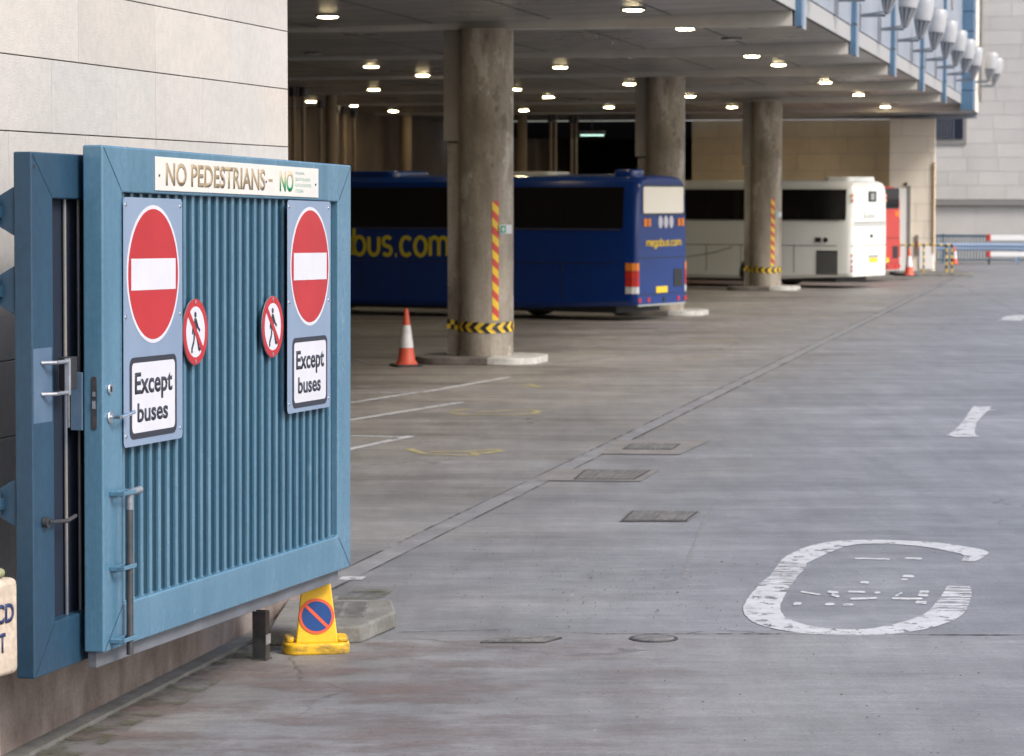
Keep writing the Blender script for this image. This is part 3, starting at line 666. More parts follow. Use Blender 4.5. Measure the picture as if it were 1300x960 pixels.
def column(px, Z, label):
    X = (px - 650) / F_PX * Z
    t = thing('concrete_column', (X, Z, 0), BR, label, 'column', 'concrete columns carrying the canopy')
    mb = MB(); mb.lathe([(.46, .12), (.46, 1.9), (.46, 3.6), (.46, 5.56)], 40); mb.build('shaft', M['concrete'], t, smooth=True)
    MB().box(-.17, .17, .30, .69, 3.70, 5.545).build('duct_box', M['duct'], t, bevel=.01)
    MB().box(-.15, .15, .30, .63, .12, 3.67).build('duct_box', M['concrete'], t, bevel=.01)
    # traffic island
    pts = rrect(-.95, .75, -1.0, 1.1, .5)
    mb = MB(); mb.prism(pts, 'z', 0, .12); mb.build('island', M['dirtykerb'], t, bevel=.02)
    mb = MB(); pp = [p for p in rrect(-.955, .755, -1.006, 1.1, .5)]
    pw = [(x_, y_) for x_, y_ in pp if y_ < -.28]
    pw = sorted(pw, key=lambda q: -math.atan2(q[1] + .28, q[0] + .1))
    xa = -.957; xb = .757
    pw = [(xb, -.22)] + [q for q in pw] + [(xa, -.22)]
    mb.prism(pw, 'z', .004, .124); mb.build('white_kerb_end', M['whitepaint'], t, bevel=.015)
    # stripes, band, small sign
    th = math.degrees(BR)
    ac = R(-90 + 20.5 - th); da = .115 / .46 / 2
    mb = MB(); diag_patch(mb, .466, ac - da, ac + da, .72, 2.70, 15, -.11); mb.build('hazard_strip', [M['yellow'], M['red']], t)
    mb = MB(); nk = 30; dd = 2 * math.pi / nk
    for k in range(nk):
        a0, a1 = k * dd, (k + 1) * dd; zc = .60 + .012 * math.sin(k * .7); rr = .470
        for sg in (1, -1):
            q = [(a0, zc), (a1, zc), (a1 + dd * .9, zc + sg * .085), (a0 + dd * .9, zc + sg * .085)]
            mb.add([(rr * math.cos(a), rr * math.sin(a), z_) for a, z_ in q], [(0, 1, 2, 3)], k % 2)
    mb.build('hazard_band', [M['yellow'], M['black']], t)
    mb = MB()
    for k in range(5):
        y0 = .31 + k * .066
        mb.box(-.158, .158, y0, y0 + .066, .52 + k * .012, .60 + k * .012, k % 2); mb.box(-.158, .158, y0, y0 + .066, .601 + k * .012, .68 + k * .012, (k + 1) % 2)
    mb.build('hazard_band', [M['yellow'], M['black']], t)
    a_ = R(-90 + 44 - th); nrm = Vector((math.cos(a_), math.sin(a_), 0)); tg = Vector((-nrm.y, nrm.x, 0))
    def plate(name, w0, w1, h0, h1, d0, d1, m):
        vs = []
        for d_ in (d0, d1):
            for (w_, h_) in ((w0, h0), (w1, h0), (w1, h1), (w0, h1)):
                p = nrm * (.46 + d_) + tg * w_; vs.append((p.x, p.y, h_))
        return MB().add(vs, [(3, 2, 1, 0), (4, 5, 6, 7), (0, 1, 5, 4), (1, 2, 6, 5), (2, 3, 7, 6), (3, 0, 4, 7)]).build(name, m, s_)
    s_ = bpy.data.objects.new('safety_sign', None); COL.objects.link(s_); s_.parent = t
    plate('sign_plate', -.14, .14, 2.16, 2.31, .0, .02, M['signwhite'])
    plate('sign_panel', -.125, .0, 2.175, 2.295, .021, .024, M['green'])
    plate('sign_cross', -.10, -.025, 2.222, 2.248, .025, .027, M['signwhite'])
    plate('sign_cross', -.076, -.049, 2.195, 2.275, .0275, .029, M['signwhite'])
    return t
column(617, 47.6, 'nearest tall concrete column with a traffic cone at its foot')
column(844, 66.6, 'concrete column half hidden behind the rear of the blue coach')
column(972, 84.0, 'farthest large concrete column, in front of the white coach')

# slim columns and pipes deep under the canopy
def slim(px, Z, r, label):
    t = thing('slim_column', ((px - 650) / F_PX * Z, Z, 0), BR, label, 'column', 'slim columns at the back of the bays')
    MB().lathe([(r, 0), (r, 5.6)], 20).build('shaft', M['tanwall_c'], t, smooth=True); return t
M['tanwall_c'] = mat('brown_concrete', (0.33, 0.26, 0.18), 0.8, 0, (0.26, 0.20, 0.14), 1.5)
slim(515.5, 99, .21, 'slim brown column left of the nearest big column')
slim(421.5, 80, .16, 'slim brown column among the pipes beside the stone building')
slim(663, 99, .17, 'slim brown column just right of the nearest big column')
ordn = ['first', 'second', 'third', 'fourth', 'fifth', 'sixth', 'seventh', 'eighth', 'ninth', 'tenth', 'eleventh', 'twelfth', 'thirteenth', 'fourteenth', 'fifteenth', 'sixteenth']
for i, (px, Z) in enumerate([(373.6, 74), (386, 74), (407.6, 84), (427.5, 88), (438.5, 90), (450, 94), (699, 99), (705, 98), (725.5, 101), (731, 101)]):
    lab = f'{ordn[i]} brown pipe from the stone building, before the back wall' if i < 6 else f'{ordn[i-6]} brown pipe from the left, between the first two big columns'
    t = thing('service_pipe', ((px - 650) / F_PX * Z, Z, 0), BR, lab, 'pipe', 'brown service pipes under the canopy')
    MB().cyl((0, 0, 0), (0, 0, 5.35), .055, n=12).build('pipe', M['pipe'], t, smooth=True)
    MB().cyl((0, 0, 5.36), (0, 0, 5.6), .11, n=14).build('collar', M['darksteel'], t, smooth=True)

# ceiling lamps
lamps = [(417.5, 23.5, 1), (472, 86, 1), (537, 97, 1), (475.6, 115, 1), (396, 130, 1), (450, 135, 1), (500, 142, 1), (546, 146, 1), (654, 114.5, 1), (665, 141, 1), (696, 124, 1),
         (803, 15, 1), (868.5, 38.7, 1), (711, 87, 1), (798.6, 108, 1), (772.5, 137, 1), (874.5, 123.5, 1), (953, 73, 1), (987, 84, 1), (928, 137, 1),
         (1046, 106, 1), (1088, 121.6, 1), (1122, 136.5, 1), (927, 52, 0), (400, 70, 0), (743, 128, 0)]
rows = {}
for (px, py, on) in lamps:
    lz = 5.575
    for _ in range(3):
        Z = F_PX * (lz - 2.8) / (HOR - py); X = (px - 650) / F_PX * Z
        d = Matrix.Rotation(-BR, 3, 'Z') @ (Vector((X, Z, 0)) - Vector((4.61, 46.5, 0))); lz = ceil_z(max(d.y, .1)) - .035
    d = Matrix.Rotation(-BR, 3, 'Z') @ (Vector((X, Z, 0)) - Vector((4.61, 46.5, 0)))
    rows.setdefault((int((d.x + 30) // BAY), on), []).append((px, X, Z, lz))
bayname = {}
keys = sorted({k[0] for k in rows})
protos = {}
for k, on in sorted(rows):
    L = sorted(rows[(k, on)])
    for i, (px, X, Z, dy) in enumerate(L):
        bay = ordn[keys.index(k)]
        lab = (f'lit ceiling lamp, {ordn[i]} from left in the {bay} ceiling bay from camera' if len(L) > 1 else f'only lit ceiling lamp in the {bay} ceiling bay from camera') if on \
            else f'unlit ceiling lamp in the {bay} ceiling bay from camera'
        if on not in protos:
            t = thing('ceiling_lamp', (0, 0, 0), BR, lab, 'ceiling lamp', 'lamps on the underside of the canopy')
            MB().lathe([(.18, 0), (.195, .012), (.20, .033)], 24).build('housing', M['lampbody'], t, smooth=True)
            MB().lathe([(.05, -.016), (.10, -.013), (.14, -.007), (.16, -.001)], 24).build('lens', M['lens' if on else 'lensoff'], t, smooth=True)
            MB().box(.215, .30, -.05, .05, .0, .034).build('mounting', M['lampbody'], t)
            protos[on] = t; c = t
        else:
            c = copy_tree(protos[on]); c['label'] = lab
        c.location = (X, Z, dy)
Z = 100.5; t = thing('hanging_lamp', ((751.5 - 650) / F_PX * Z, Z, 4.93), BR, 'dim greenish lamp hanging in the dark opening above the blue coach', 'lamp')
MB().box(-.2, .2, -.45, .45, 0, .14).build('housing', M['zinc'], t, bevel=.02)
MB().box(-.14, .14, -.4, .4, -.03, -.002).build('lens', M['lenscool'], t)
MB().cyl((0, 0, .14), (0, 0, .70), .02).build('hanger', M['lampbody'], t)

# floodlights on arms along the facade
def flood_proto(label):
    t = thing('floodlight', (0, 0, 0), BR, label, 'floodlight', 'large white floodlights on arms along the facade')
    # arm reaches out (local -y)
    mb = MB(); mb.box(-.03, .03, -.56, -.04, -.03, .03); mb.build('arm', M['floodgrey'], t, bevel=.008)
    MB().prism([(-.04, -.30), (-.04, .26), (-.075, .22), (-.075, -.26)], 'x', -.05, .05).build('wall_plate', M['zinc'], t)
    MB().cyl((0, -.08, .02), (0, -.55, .07), .014, n=8).build('brace', M['floodgrey'], t)
    h = bpy.data.objects.new('lamp_head', None); COL.objects.link(h); h.parent = t; h.location = (0, -.58, .02); h.rotation_euler = (R(7), R(0), 0)
    MB().lathe([(.03, 0), (.05, .03), (.12, .22), (.165, .42), (.175, .44)], 28).build('reflector_cone', M['floodgrey'], h, smooth=True)
    mb = MB()
    for k in range(10):
        a = k * math.pi / 5; c_, s_ = math.cos(a), math.sin(a)
        q = [(.045, .03), (.075, .03), (.205, .43), (.17, .43)]
        for sg in (1,): mb.add([(r * c_ - sg * e * s_, r * s_ + sg * e * c_, z) for e in (-.008, .008) for r, z in q], [(0, 1, 2, 3), (7, 6, 5, 4), (0, 4, 5, 1), (1, 5, 6, 2), (2, 6, 7, 3), (3, 7, 4, 0)])
    mb.build('cooling_fin', M['flood'], h)
    MB().lathe([(.178, .435), (.205, .45), (.225, .62), (.228, .80), (.205, .99), (.18, 1.02)], 28).build('shell', M['flood'], h, smooth=True)
    MB().lathe([(.13, 1.015), (.17, 1.035)], 28).build('glass', M['lensoff'], h, smooth=True)
    return t
fl = None; fz = [43.3, 48.0, 52.5, 57.0, 61.7, 66.2, 71.0, 75.6, 80.1, 84.6, 89.1, 99.0, 103.0]
for i, Z in enumerate(fz):
    lab = f'large white floodlight on a facade arm, {ordn[i]} from the near end'
    if Z > 95: lab = 'last white floodlight at the far end of the facade' if Z > 100 else 'white floodlight just beyond the blue corner pier, second from far end'
    if fl is None: fl = flood_proto(lab); c = fl
    else: c = copy_tree(fl); c['label'] = lab
    lx = (Z - 46.5) / math.cos(R(BAZ)); p = bl(lx, -.03 if Z < 95 else -.05, 6.38 if Z < 95 else 6.72)
    c.location = p

# ------------------------------------------------------------------ far wall, railings, barriers
fw = thing('far_building', O_B, BR, 'tall pale grey stone building closing the yard at the far end', 'building')
mb = full_tone(slab_wall(MB(), -40, 14, 2.62, 18, .60, 77.0, .1, 1.1, 1.9, .010, along='y', tv=.09)); mb.build('stone_wall', M['farwall'], fw)
mb = full_tone(slab_wall(MB(), -40, 14, 0, 2.35, 2.35, 77.06, .1, 5, 7, .012, along='y', tv=.05)); mb.build('lower_wall', M['farwall'], fw)
MB().box(76.85, 77.05, -40, 14, 2.37, 2.60).build('ledge', M['windowframe'], fw)
MB().box(77.08, 78.2, -40, 14, 0, 18).build('wall_core', M['pale_mortar'], fw)
def fwy(px, xl):                              # building-frame y of the point of plane x=xl seen at px
    k = (px - 650) / F_PX; U = Vector((math.sin(R(BAZ)), math.cos(R(BAZ)))); V = Vector((-U.y, U.x))
    Ax, Ay = 4.61 + U.x * xl, 46.5 + U.y * xl
    return (k * Ay - Ax) / (V.x - k * V.y)
ya, yb = fwy(1187, 76.9), fwy(1225, 76.9)
Zf = 122.0
def fz_(py): return 2.8 + (HOR - py) * Zf / F_PX
wf = bpy.data.objects.new('window', None); COL.objects.link(wf); wf.parent = fw
MB().box(76.93, 76.995, yb, ya + .8, fz_(184), fz_(143)).build('frame', M['windowframe'], wf)
MB().box(76.90, 76.925, yb + .15, ya + .6, fz_(177), fz_(146)).build('pane', M['windowglass'], wf)
for k in range(6): MB().cyl((76.87, yb + .55 + k * .13, fz_(177)), (76.87, yb + .55 + k * .13, fz_(146)), .012, n=6).build('bar', M['zinc'], wf)
y = fwy(1242, 76.7); MB().cyl((76.8, y, fz_(131)), (76.8, y, 18), .085, n=14).build('downpipe', M['windowframe'], fw, smooth=True)

t = thing('blue_railing', O_B, BR, 'dark blue vertical bar railing before the far grey wall', 'railing')
y0, y1 = -9, fwy(1188, 72.6)
MB().box(72.55, 72.65, y0, y1, 1.08, 1.17).build('top_rail', M['railblue'], t); MB().box(72.57, 72.63, y0, y1, .10, .15).build('bottom_rail', M['railblue'], t)
mb = MB(); y = y0
while y < y1: mb.box(72.585, 72.615, y, y + .05, .15, 1.10); y += .125
mb.build('bar_infill', M['railblue'], t)
for y in (y0, y0 + 3, y0 + 6, fwy(1198, 72.6), ): MB().box(72.56, 72.64, y, y + .08, 0, 1.2).build('post', M['railblue'], t)
t = thing('guardrail', O_B, BR, 'light blue steel crash barrier in front of the blue railing', 'crash barrier')
y1 = fwy(1188, 70.3); y0 = -9
prof = [(70.30, .56), (70.24, .60), (70.24, .66), (70.29, .70), (70.24, .74), (70.24, .80), (70.30, .85), (70.32, .85), (70.32, .56)]
MB().prism(prof, 'y', y0, y1).build('beam', M['guard'], t, bevel=.004)
for px in (1200, 1291): y = fwy(px, 70.4); MB().box(70.35, 70.47, y - .06, y + .06, 0, .84).build('post', M['guard'], t)
t = thing('barrier_board', O_B, BR, 'red and white striped barrier boards at the right edge of the yard', 'barrier')
ya = fwy(1257, 69.8)
for z0, z1 in ((.98, 1.20), (.33, .52)):
    MB().box(69.78, 69.84, y0, ya, z0, z1).build('white_board', M['boardwhite'], t, bevel=.01)
    MB().box(69.76, 69.86, ya + .003, ya + .16, z0 - .03, z1 + .03).build('red_end', M['red'], t, bevel=.02)
MB().box(69.85, 69.9, ya + .02, ya + .1, 0, .33).build('post', M['darksteel'], t)
MB().box(69.85, 69.9, ya - 3, ya - 2.9, 0, 1.0).build('post', M['darksteel'], t)

o = MB().prism(rrect(13.4, 16.05, 98.3, 101.2, .5), 'z', 0, .11).build('kerb_island', M['concrete2'], bevel=.02)
tag(o, kind='structure')
# hooped hazard barrier
def striped(mb, p0, p1, r, step, n=12):
    p0, p1 = Vector(p0), Vector(p1); L = (p1 - p0).length; k = max(1, round(L / step))
    for i in range(k): mb.cyl(p0.lerp(p1, i / k), p0.lerp(p1, (i + 1) / k), r, r, n, i % 2)
t = thing('hoop_barrier', (13.9, 99.6, .11), 0, 'black and yellow striped hoop barrier guarding the pillar corner', 'barrier')
mb = MB(); X0, X1 = -.15, 1.35
striped(mb, (X0, 0, .95), (X1, 0, .95), .03, .12); striped(mb, (X1, 0, 0), (X1, 0, .95), .035, .12); striped(mb, (X0 + .70, 0, 0), (X0 + .70, 0, .95), .03, .12)
mb.build('striped_rail', [M['yellow'], M['black']], t)
mb = MB(); mb.tube([(X0 - .30, 0, 0), (X0 - .28, 0, .8), (X0 - .2, 0, .92), (X0, 0, .95)], .028); mb.build('hoop', M['railblue'], t)
mb = MB(); striped(mb, (X1 + .22, .2, 0), (X1 + .22, .2, .95), .035, .12); striped(mb, (X1, 0, .95), (X1 + .22, .2, .95), .03, .12); mb.build('striped_post', [M['yellow'], M['black']], t)

# ------------------------------------------------------------------ traffic cones
def cone(loc, h, rz, label, tilt=0):
    t = thing('traffic_cone', loc, rz, label, 'traffic cone', 'orange and white traffic cones')
    s = h / .93
    b = .235 * s
    mb = MB(); mb.prism(rrect(-b, b, -b, b, .07 * s), 'z', 0, .035 * s); mb.build('base', M['rubber'], t, bevel=.008)
    def r(z): return (.155 - (.155 - .028) * z / .93) * s
    z1, z2, z3 = .30, .66, .93
    mb = MB(); mb.lathe([(.185 * s, .034 * s), (.17 * s, .06 * s), (r(.10), .10 * s), (r(z1), z1 * s), (r(z2), z2 * s), (r(.91), .91 * s), (.015 * s, z3 * s)], 28); mb.build('shell', M['orange'], t, smooth=True)
    mb = MB(); mb.lathe([(r(z1) + .003, z1 * s), (r(z2) + .003, z2 * s)], 28); mb.build('white_sleeve', M['conewhite'], t, smooth=True)
    t.rotation_euler = (0, tilt, rz); return t
p = ground(516, 465); cone((p.x, p.y, 0), .95, R(20), 'orange and white traffic cone beside the nearest concrete column')
p = ground(1154, 350.5, .11); cone((p.x, p.y, .11), .95, R(10), 'orange and white traffic cone by the red coach and cream pillar')
p = ground(1212, 336); cone((p.x, p.y, 0), .76, R(30), 'orange and white traffic cone in front of the blue railing')

# ------------------------------------------------------------------ coaches
LET = {}
def arc(cx, cz, rx, rz, a0, a1, n=14): return [(cx + rx * math.cos(R(a0 + (a1 - a0) * i / n)), cz + rz * math.sin(R(a0 + (a1 - a0) * i / n))) for i in range(n + 1)]
LET['m'] = (1.35, [[(0, 0), (0, 1)], arc(.34, .66, .34, .34, 180, 0) + [(.68, 0)], arc(1.02, .66, .34, .34, 180, 0) + [(1.36, 0)]])
LET['e'] = (.95, [[(.03, .5), (.92, .5)], arc(.48, .5, .46, .5, 0, 320, 24)])
LET['g'] = (.95, [arc(.45, .5, .45, .5, 0, 360, 24), [(.9, 1), (.9, -.2)] + arc(.45, -.15, .45, .3, 0, -150)])
LET['a'] = (.95, [arc(.45, .5, .45, .5, 0, 360, 24), [(.9, 1), (.9, 0)]])
LET['b'] = (.95, [arc(.45, .5, .45, .5, 0, 360, 24), [(0, 1.5), (0, 0)]])
LET['u'] = (.85, [[(0, 1), (0, .4)] + arc(.4, .4, .4, .4, 180, 360) + [(.8, 1)]])
LET['s'] = (.75, [arc(.35, .75, .32, .25, 30, 270, 14) + arc(.35, .25, .33, .25, 90, -150, 14)])
LET['.'] = (.15, [[(.0, 0), (.08, 0)]])
LET['c'] = (.85, [arc(.45, .5, .45, .5, 45, 315, 24)])
LET['o'] = (.95, [arc(.45, .5, .45, .5, 0, 360, 24)])
def round_text(txt, u0, u1, z0, xh, wd):      # returns strokes in (u, z)
    x = 0; st = []
    for ch in txt:
        w_, ss = LET[ch]
        for s_ in ss: st.append([(x + p[0], p[1]) for p in s_])
        x += w_ + .28
    x -= .28; k = (u1 - u0) / x
    return [[(u0 + a_ * k, z0 + b_ * xh) for a_, b_ in s_] for s_ in st]

def body_mesh(W, H, L, zb=.26):
    hw = W / 2
    sec = [(-hw + .06, zb), (-hw, zb + .10), (-hw, 1.0), (-hw + .01, 1.9), (-hw + .05, H - .40), (-hw + .11, H - .17), (-hw + .25, H - .06), (-hw + .55, H - .015), (0, H)]
    sec = sec + [(-y, z) for y, z in sec[-2::-1]]
    sts = [(0, .93, .95), (.05, .965, .975), (.16, .99, .99), (.40, 1, 1), (2.6, 1, 1), (6, 1, 1), (9.5, 1, 1), (L - .9, 1, 1), (L - .35, .985, .985), (L - .08, .95, .95), (L, .90, .90)]
    vs = []; fs = []; n = len(sec)
    for x, ky, kz in sts:
        rise = .10 * max(0, 1 - x / 2.6)
        for y, z in sec:
            zz = 1.4 + (z - 1.4) * kz if z > 1.4 else z
            if z < .4: zz += rise
            vs.append((x, y * ky, zz))
    for i in range(len(sts) - 1):
        for j in range(n):
            k = (j + 1) % n; fs.append((i * n + j, i * n + k, (i + 1) * n + k, (i + 1) * n + j))
    fs += [list(range(n)), list(range((len(sts) - 1) * n, len(sts) * n))[::-1]]
    return MB().add(vs, fs)
def coach(loc, heading, W, H, L, paint, label, style):
    t = thing('coach', loc, R(90 - heading), label, 'coach', 'coaches parked in the bays')   # origin: rear left corner on the ground
    hw = W / 2
    def sub(o): return o
    base = bpy.data.objects.new  # noqa
    off = Vector((0, -hw, 0))
    def B(mb, name, m, parent=None, **k):
        if parent is None:
            mb.v = [(x, y - hw, z) for x, y, z in mb.v]
        return mb.build(name, m, parent or t, **k)
    B(body_mesh(W, H, L), 'body', paint, smooth=True, angle=28)
    # side glazing, both sides, following the slightly leaning side
    for s in (1, -1):
        zs = [(2.10, hw + .004), (2.90, hw - .036)]
        x0 = .34 if style != 'white' else .20
        n = 7; xs_ = [x0 + (L - .9 - x0) * i / n for i in range(n + 1)]
        for i in range(n):
            mb = MB(); a_, b_ = xs_[i] + (.004 if i else 0), xs_[i + 1] - (.004 if i < n - 1 else 0)
            z0, z1 = (2.07, 2.98) if style == 'blue' else (2.06, 2.98)
            def yy(z): return hw - .01 - (z - 1.9) / (H - .4 - 1.9) * .04 + .014
            mb.add([(a_, s * yy(z0), z0), (b_, s * yy(z0), z0), (b_, s * (yy(z1)), z1), (a_, s * yy(z1), z1),
                    (a_, s * (yy(z0) - .03), z0), (b_, s * (yy(z0) - .03), z0), (b_, s * (yy(z1) - .03), z1), (a_, s * (yy(z1) - .03), z1)],
                   [(0, 1, 2, 3), (7, 6, 5, 4), (0, 4, 5, 1), (1, 5, 6, 2), (2, 6, 7, 3), (3, 7, 4, 0)])
            B(mb, 'side_window', M['glass'])
        B(MB().box(.5, L - .5, s * hw - .002 if s > 0 else -hw - .006, s * hw + .006 if s > 0 else -hw + .002, 1.28, 1.295), 'panel_joint', M['trim'])
        mb = MB()
        for xq in [1.9, 3.7, 4.9, 6.1, 7.3, 8.5]: mb.box(xq - .006, xq + .006, s * hw - .002 if s > 0 else -hw - .006, s * hw + .006 if s > 0 else -hw + .002, .48, 1.28)
        B(mb, 'locker_seam', M['trim'])
        B(MB().box(.4, L - .6, s * hw - .004 if s > 0 else -hw - .010, s * hw + .010 if s > 0 else -hw + .004, 2.03, 2.052), 'window_trim', M['rim'] if style == 'white' else M['goldtrim'])
        for xw in (3.2 if style == 'white' else 3.8, L - 2.6):
            ya_ = s * (hw - .02)
            # arch and wheel
            mb = MB(); pts = [(xw + .55 * math.cos(R(a_)), .44 + .55 * math.sin(R(a_))) for a_ in range(-15, 196, 15)]
            mb.prism(pts, 'y', s * (hw - .1), s * (hw + .006)); B(mb, 'wheel_arch', M['trim'])
            wmb = MB(); wmb.cyl((xw, s * (hw - .30), .49), (xw, s * (hw + .012), .49), .49, n=32)
            wo = B(wmb, 'wheel', M['tyre'], smooth=True)
            r_ = MB(); r_.cyl((xw, s * (hw - .05), .49), (xw, s * (hw + .022), .49), .27, n=24); r_.v = [(x, y - hw, z) for x, y, z in r_.v]; r_.build('rim', M['rim'] if style == 'white' else M['trim'], wo)
    B(MB().box(.6, L - .6, -hw + .2, hw - .2, .18, .32), 'chassis', M['trim'])
    def rear(name, v0, v1, z0, z1, m, d=.012, r=0.0, parent=None):   # v from the left (seen) edge to the right
        y1_, y0_ = hw - v0 * W, hw - v1 * W
        mb = MB()
        if r: mb.prism(rrect(y0_, y1_, z0, z1, r), 'x', -d, .03)
        else: mb.box(-d, .03, y0_, y1_, z0, z1)
        return B(mb, name, m, bevel=0)
    if style in ('blue', 'red'):
        rear('rear_window_trim', .11, .93, 2.36, 3.03, M['trim'], .006, .08)
        rear('rear_window', .13, .91, 2.40, 2.99, M['reflectglass'] if style == 'blue' else M['glass'], .014, .05)
        for v0, v1 in ((.14, .20), (.22, .27), (.80, .85), (.87, .92)): rear('tail_lamp', v0, v1, 2.11, 2.28, M['lamp_orange'], .02)
        rear('panel_joint', .06, .94, 1.395, 1.415, M['trim'], .006)
        rear('panel_joint', .06, .94, .585, .60, M['trim'], .006)
        rear('engine_grille', .73, .90, .74, 1.14, M['trim'], .01)
        rear('number_plate', .38, .60, .62, .76, M['busyellow'], .015)
        for v0, m_ in ((.05, 'lamp_red'), (.22, 'lamp_red'), (.52, 'trim'), (.80, 'lamp_red'), (.94, 'lamp_red')): rear('reflector', v0, v0 + .04, .42, .52, M[m_], .012)
        rear('bumper_edge', .04, .96, .335, .375, M['stripegrey'], .012)
    if style == 'blue':
        for k in range(3): 
            mb = MB(); c_ = hw - (.46 + k * .105) * W
            mb.prism([(c_ + .10 * math.cos(R(a_)), 2.20 + .14 * math.sin(R(a_))) for a_ in range(0, 360, 15)], 'x', -.016, .02); B(mb, 'white_emblem', M['signwhite'])
        st = round_text('megabus.com', -hw + .19 * W - 0, -hw + .86 * W, 1.67, .11, .04)
        mb = MB()
        for s_ in st:
            q = MB(); stroke2d(q, [(-a_, b_) for a_, b_ in [(p[0], p[1]) for p in s_]], .030, 0, 1)
            mb.add([(-.005 - .010 * v[1], v[0], v[2]) for v in q.v], q.f)
        B(mb, 'rear_lettering', M['busyellow'])
        st = round_text('megabus.com', -9.35, -4.93, 1.41, .42, .1); mb = MB()
        for s_ in st:
            q = MB(); stroke2d(q, s_, .088, 0, 1); mb.add([(-v[0], hw + .004 + .008 * v[1] - max(0, v[2] - 1.0) * .004, v[2]) for v in q.v], q.f)
        B(mb, 'side_lettering', mat('side_yellow', (.62, .50, .03), .4))
    # corner tail lamp clusters
    if style in ('blue', 'red'):
        for s in (1, -1):
            for (z0, z1, m_) in ((1.13, 1.30, 'lamp_orange'), (.95, 1.12, 'lamp_red'), (.78, .94, 'lamp_red'), (.62, .77, 'lamp_clear')):
                mb = MB(); yo = s * hw; mb.prism([(.26, yo + s * .012), (.10, yo + s * .006), (-.004, yo - s * .05), (-.012, yo - s * .13), (.05, yo - s * .13), (.26, yo - s * .03)], 'z', z0, z1)
                B(mb, 'tail_lamp', M[m_])
    if style == 'white':
        rear('destination_panel', .46, .68, 2.60, 2.92, M['trim'], .012, .03); rear('panel_letter', .52, .62, 2.66, 2.86, M['stripegrey'], .018)
        rear('panel_joint', .06, .94, 1.96, 1.99, M['trim'], .008); rear('rear_ridge', .06, .94, 1.88, 1.92, M['stripegrey'], .008)
        rear('panel_joint', .02, .98, 1.28, 1.295, M['trim'], .006)
        mb = MB()
        for k in range(6): y_ = hw - (.34 + k * .055) * W; mb.box(-.012, 0, y_ - .05, y_, 2.10, 2.10 + (.17, .11, .11, .15, .11, .13)[k])
        B(mb, 'faded_logo', M['stripegrey'])
        mb = MB()
        for k in range(5): y_ = hw - (.58 + k * .035) * W; mb.prism([(y_, 2.28 + k * .05), (y_ - .05, 2.34 + k * .05), (y_ - .05, 2.37 + k * .05)], 'x', -.012, 0)
        B(mb, 'faded_logo', M['stripegrey'])
        rear('number_plate', .50, .72, .77, .90, M['busyellow'], .016); rear('plate_lamp', .48, .74, .92, .99, M['stripegrey'], .02)
        rear('boot_handle', .52, .58, 1.52, 1.62, M['trim'], .02)
        for s in (0, 1):
            for z_ in (2.75, 2.60, .95, .78, .62, .50): rear('tail_lamp', .93 * s + .02, .93 * s + .055, z_, z_ + .09, M['lamp_orange' if z_ > .8 else 'lamp_red'], .0)
        # side details (left side)
        mb = MB(); mb.box(.45, 1.15, hw - .005, hw + .012, .42, 1.14); B(mb, 'engine_grille', M['trim'])
        mb = MB()
        for k in range(8): mb.box(.47, 1.13, hw + .012, hw + .022, .47 + k * .08, .49 + k * .08)
        B(mb, 'grille_slat', M['stripegrey'])
        B(MB().cyl((.85, hw - .01, 1.46), (.85, hw + .02, 1.46), .075, n=18), 'filler_cap', M['black'])
        B(MB().box(1.0, 1.2, hw - .01, hw + .015, 1.39, 1.53), 'side_vent', M['trim'])
        B(MB().box(2.36, 2.46, hw, hw + .012, .50, .56), 'side_marker', M['lamp_orange'])
        B(MB().box(7.0, 7.2, hw, hw + .012, .56, .70), 'side_marker', M['lamp_orange'])
        pts = [(4.0, 1.22), (4.6, 1.05), (5.4, .92), (6.4, .83), (7.8, .80)]
        q = MB(); stroke2d(q, pts, .035, 0, 1); mb = MB(); mb.add([(v[0], hw + .002 + .007 * v[1], v[2]) for v in q.v], q.f); B(mb, 'coachline', M['stripegrey'])
        mb = MB(); mb.prism(rrect(.20, 1.1, -.9, .9, .2), 'z', H - .08, H + .09); B(mb, 'roof_unit', paint, bevel=.03)
    if style == 'blue':
        mb = MB(); mb.prism(rrect(.15, .75, .45, 1.0, .2), 'z', H - .1, H + .10); B(mb, 'roof_vent', paint, bevel=.05)
        mb = MB(); mb.prism(rrect(6.6, 9.6, -.8, .8, .3), 'z', H - .08, H + .09); B(mb, 'air_conditioning_unit', paint, bevel=.05)
        mb = MB(); mb.prism(rrect(2.6, 3.8, -.5, .5, .2), 'z', H - .08, H + .06); B(mb, 'roof_hatch', M['lensoff'], bevel=.03)
    # front
    mb = MB(); mb.box(L - .02, L + .02, -hw + .22, hw - .22, 1.35, 2.95); B(mb, 'windscreen', M['glass'], bevel=.01)
    for s in (1, -1):
        mb = MB(); mb.box(L - .05, L + .03, s * (hw - .45) - .14, s * (hw - .45) + .14, .62, .84); B(mb, 'headlight', M['lamp_clear'], bevel=.01)
    return t
coach((2.74, 62.7, 0), -59, 2.45, 3.28, 12, M['busblue'], 'dark blue coach with yellow lettering parked behind the near column', 'blue')
coach((10.15, 84.9, 0), -58, 2.55, 3.27, 12, M['buswhite'], 'white coach with dark windows parked behind the farthest big column', 'white')
coach((11.50, 91.2, 0), -59, 2.5, 3.12, 11, M['busred'], 'red coach mostly hidden behind the rear of the white coach', 'red')

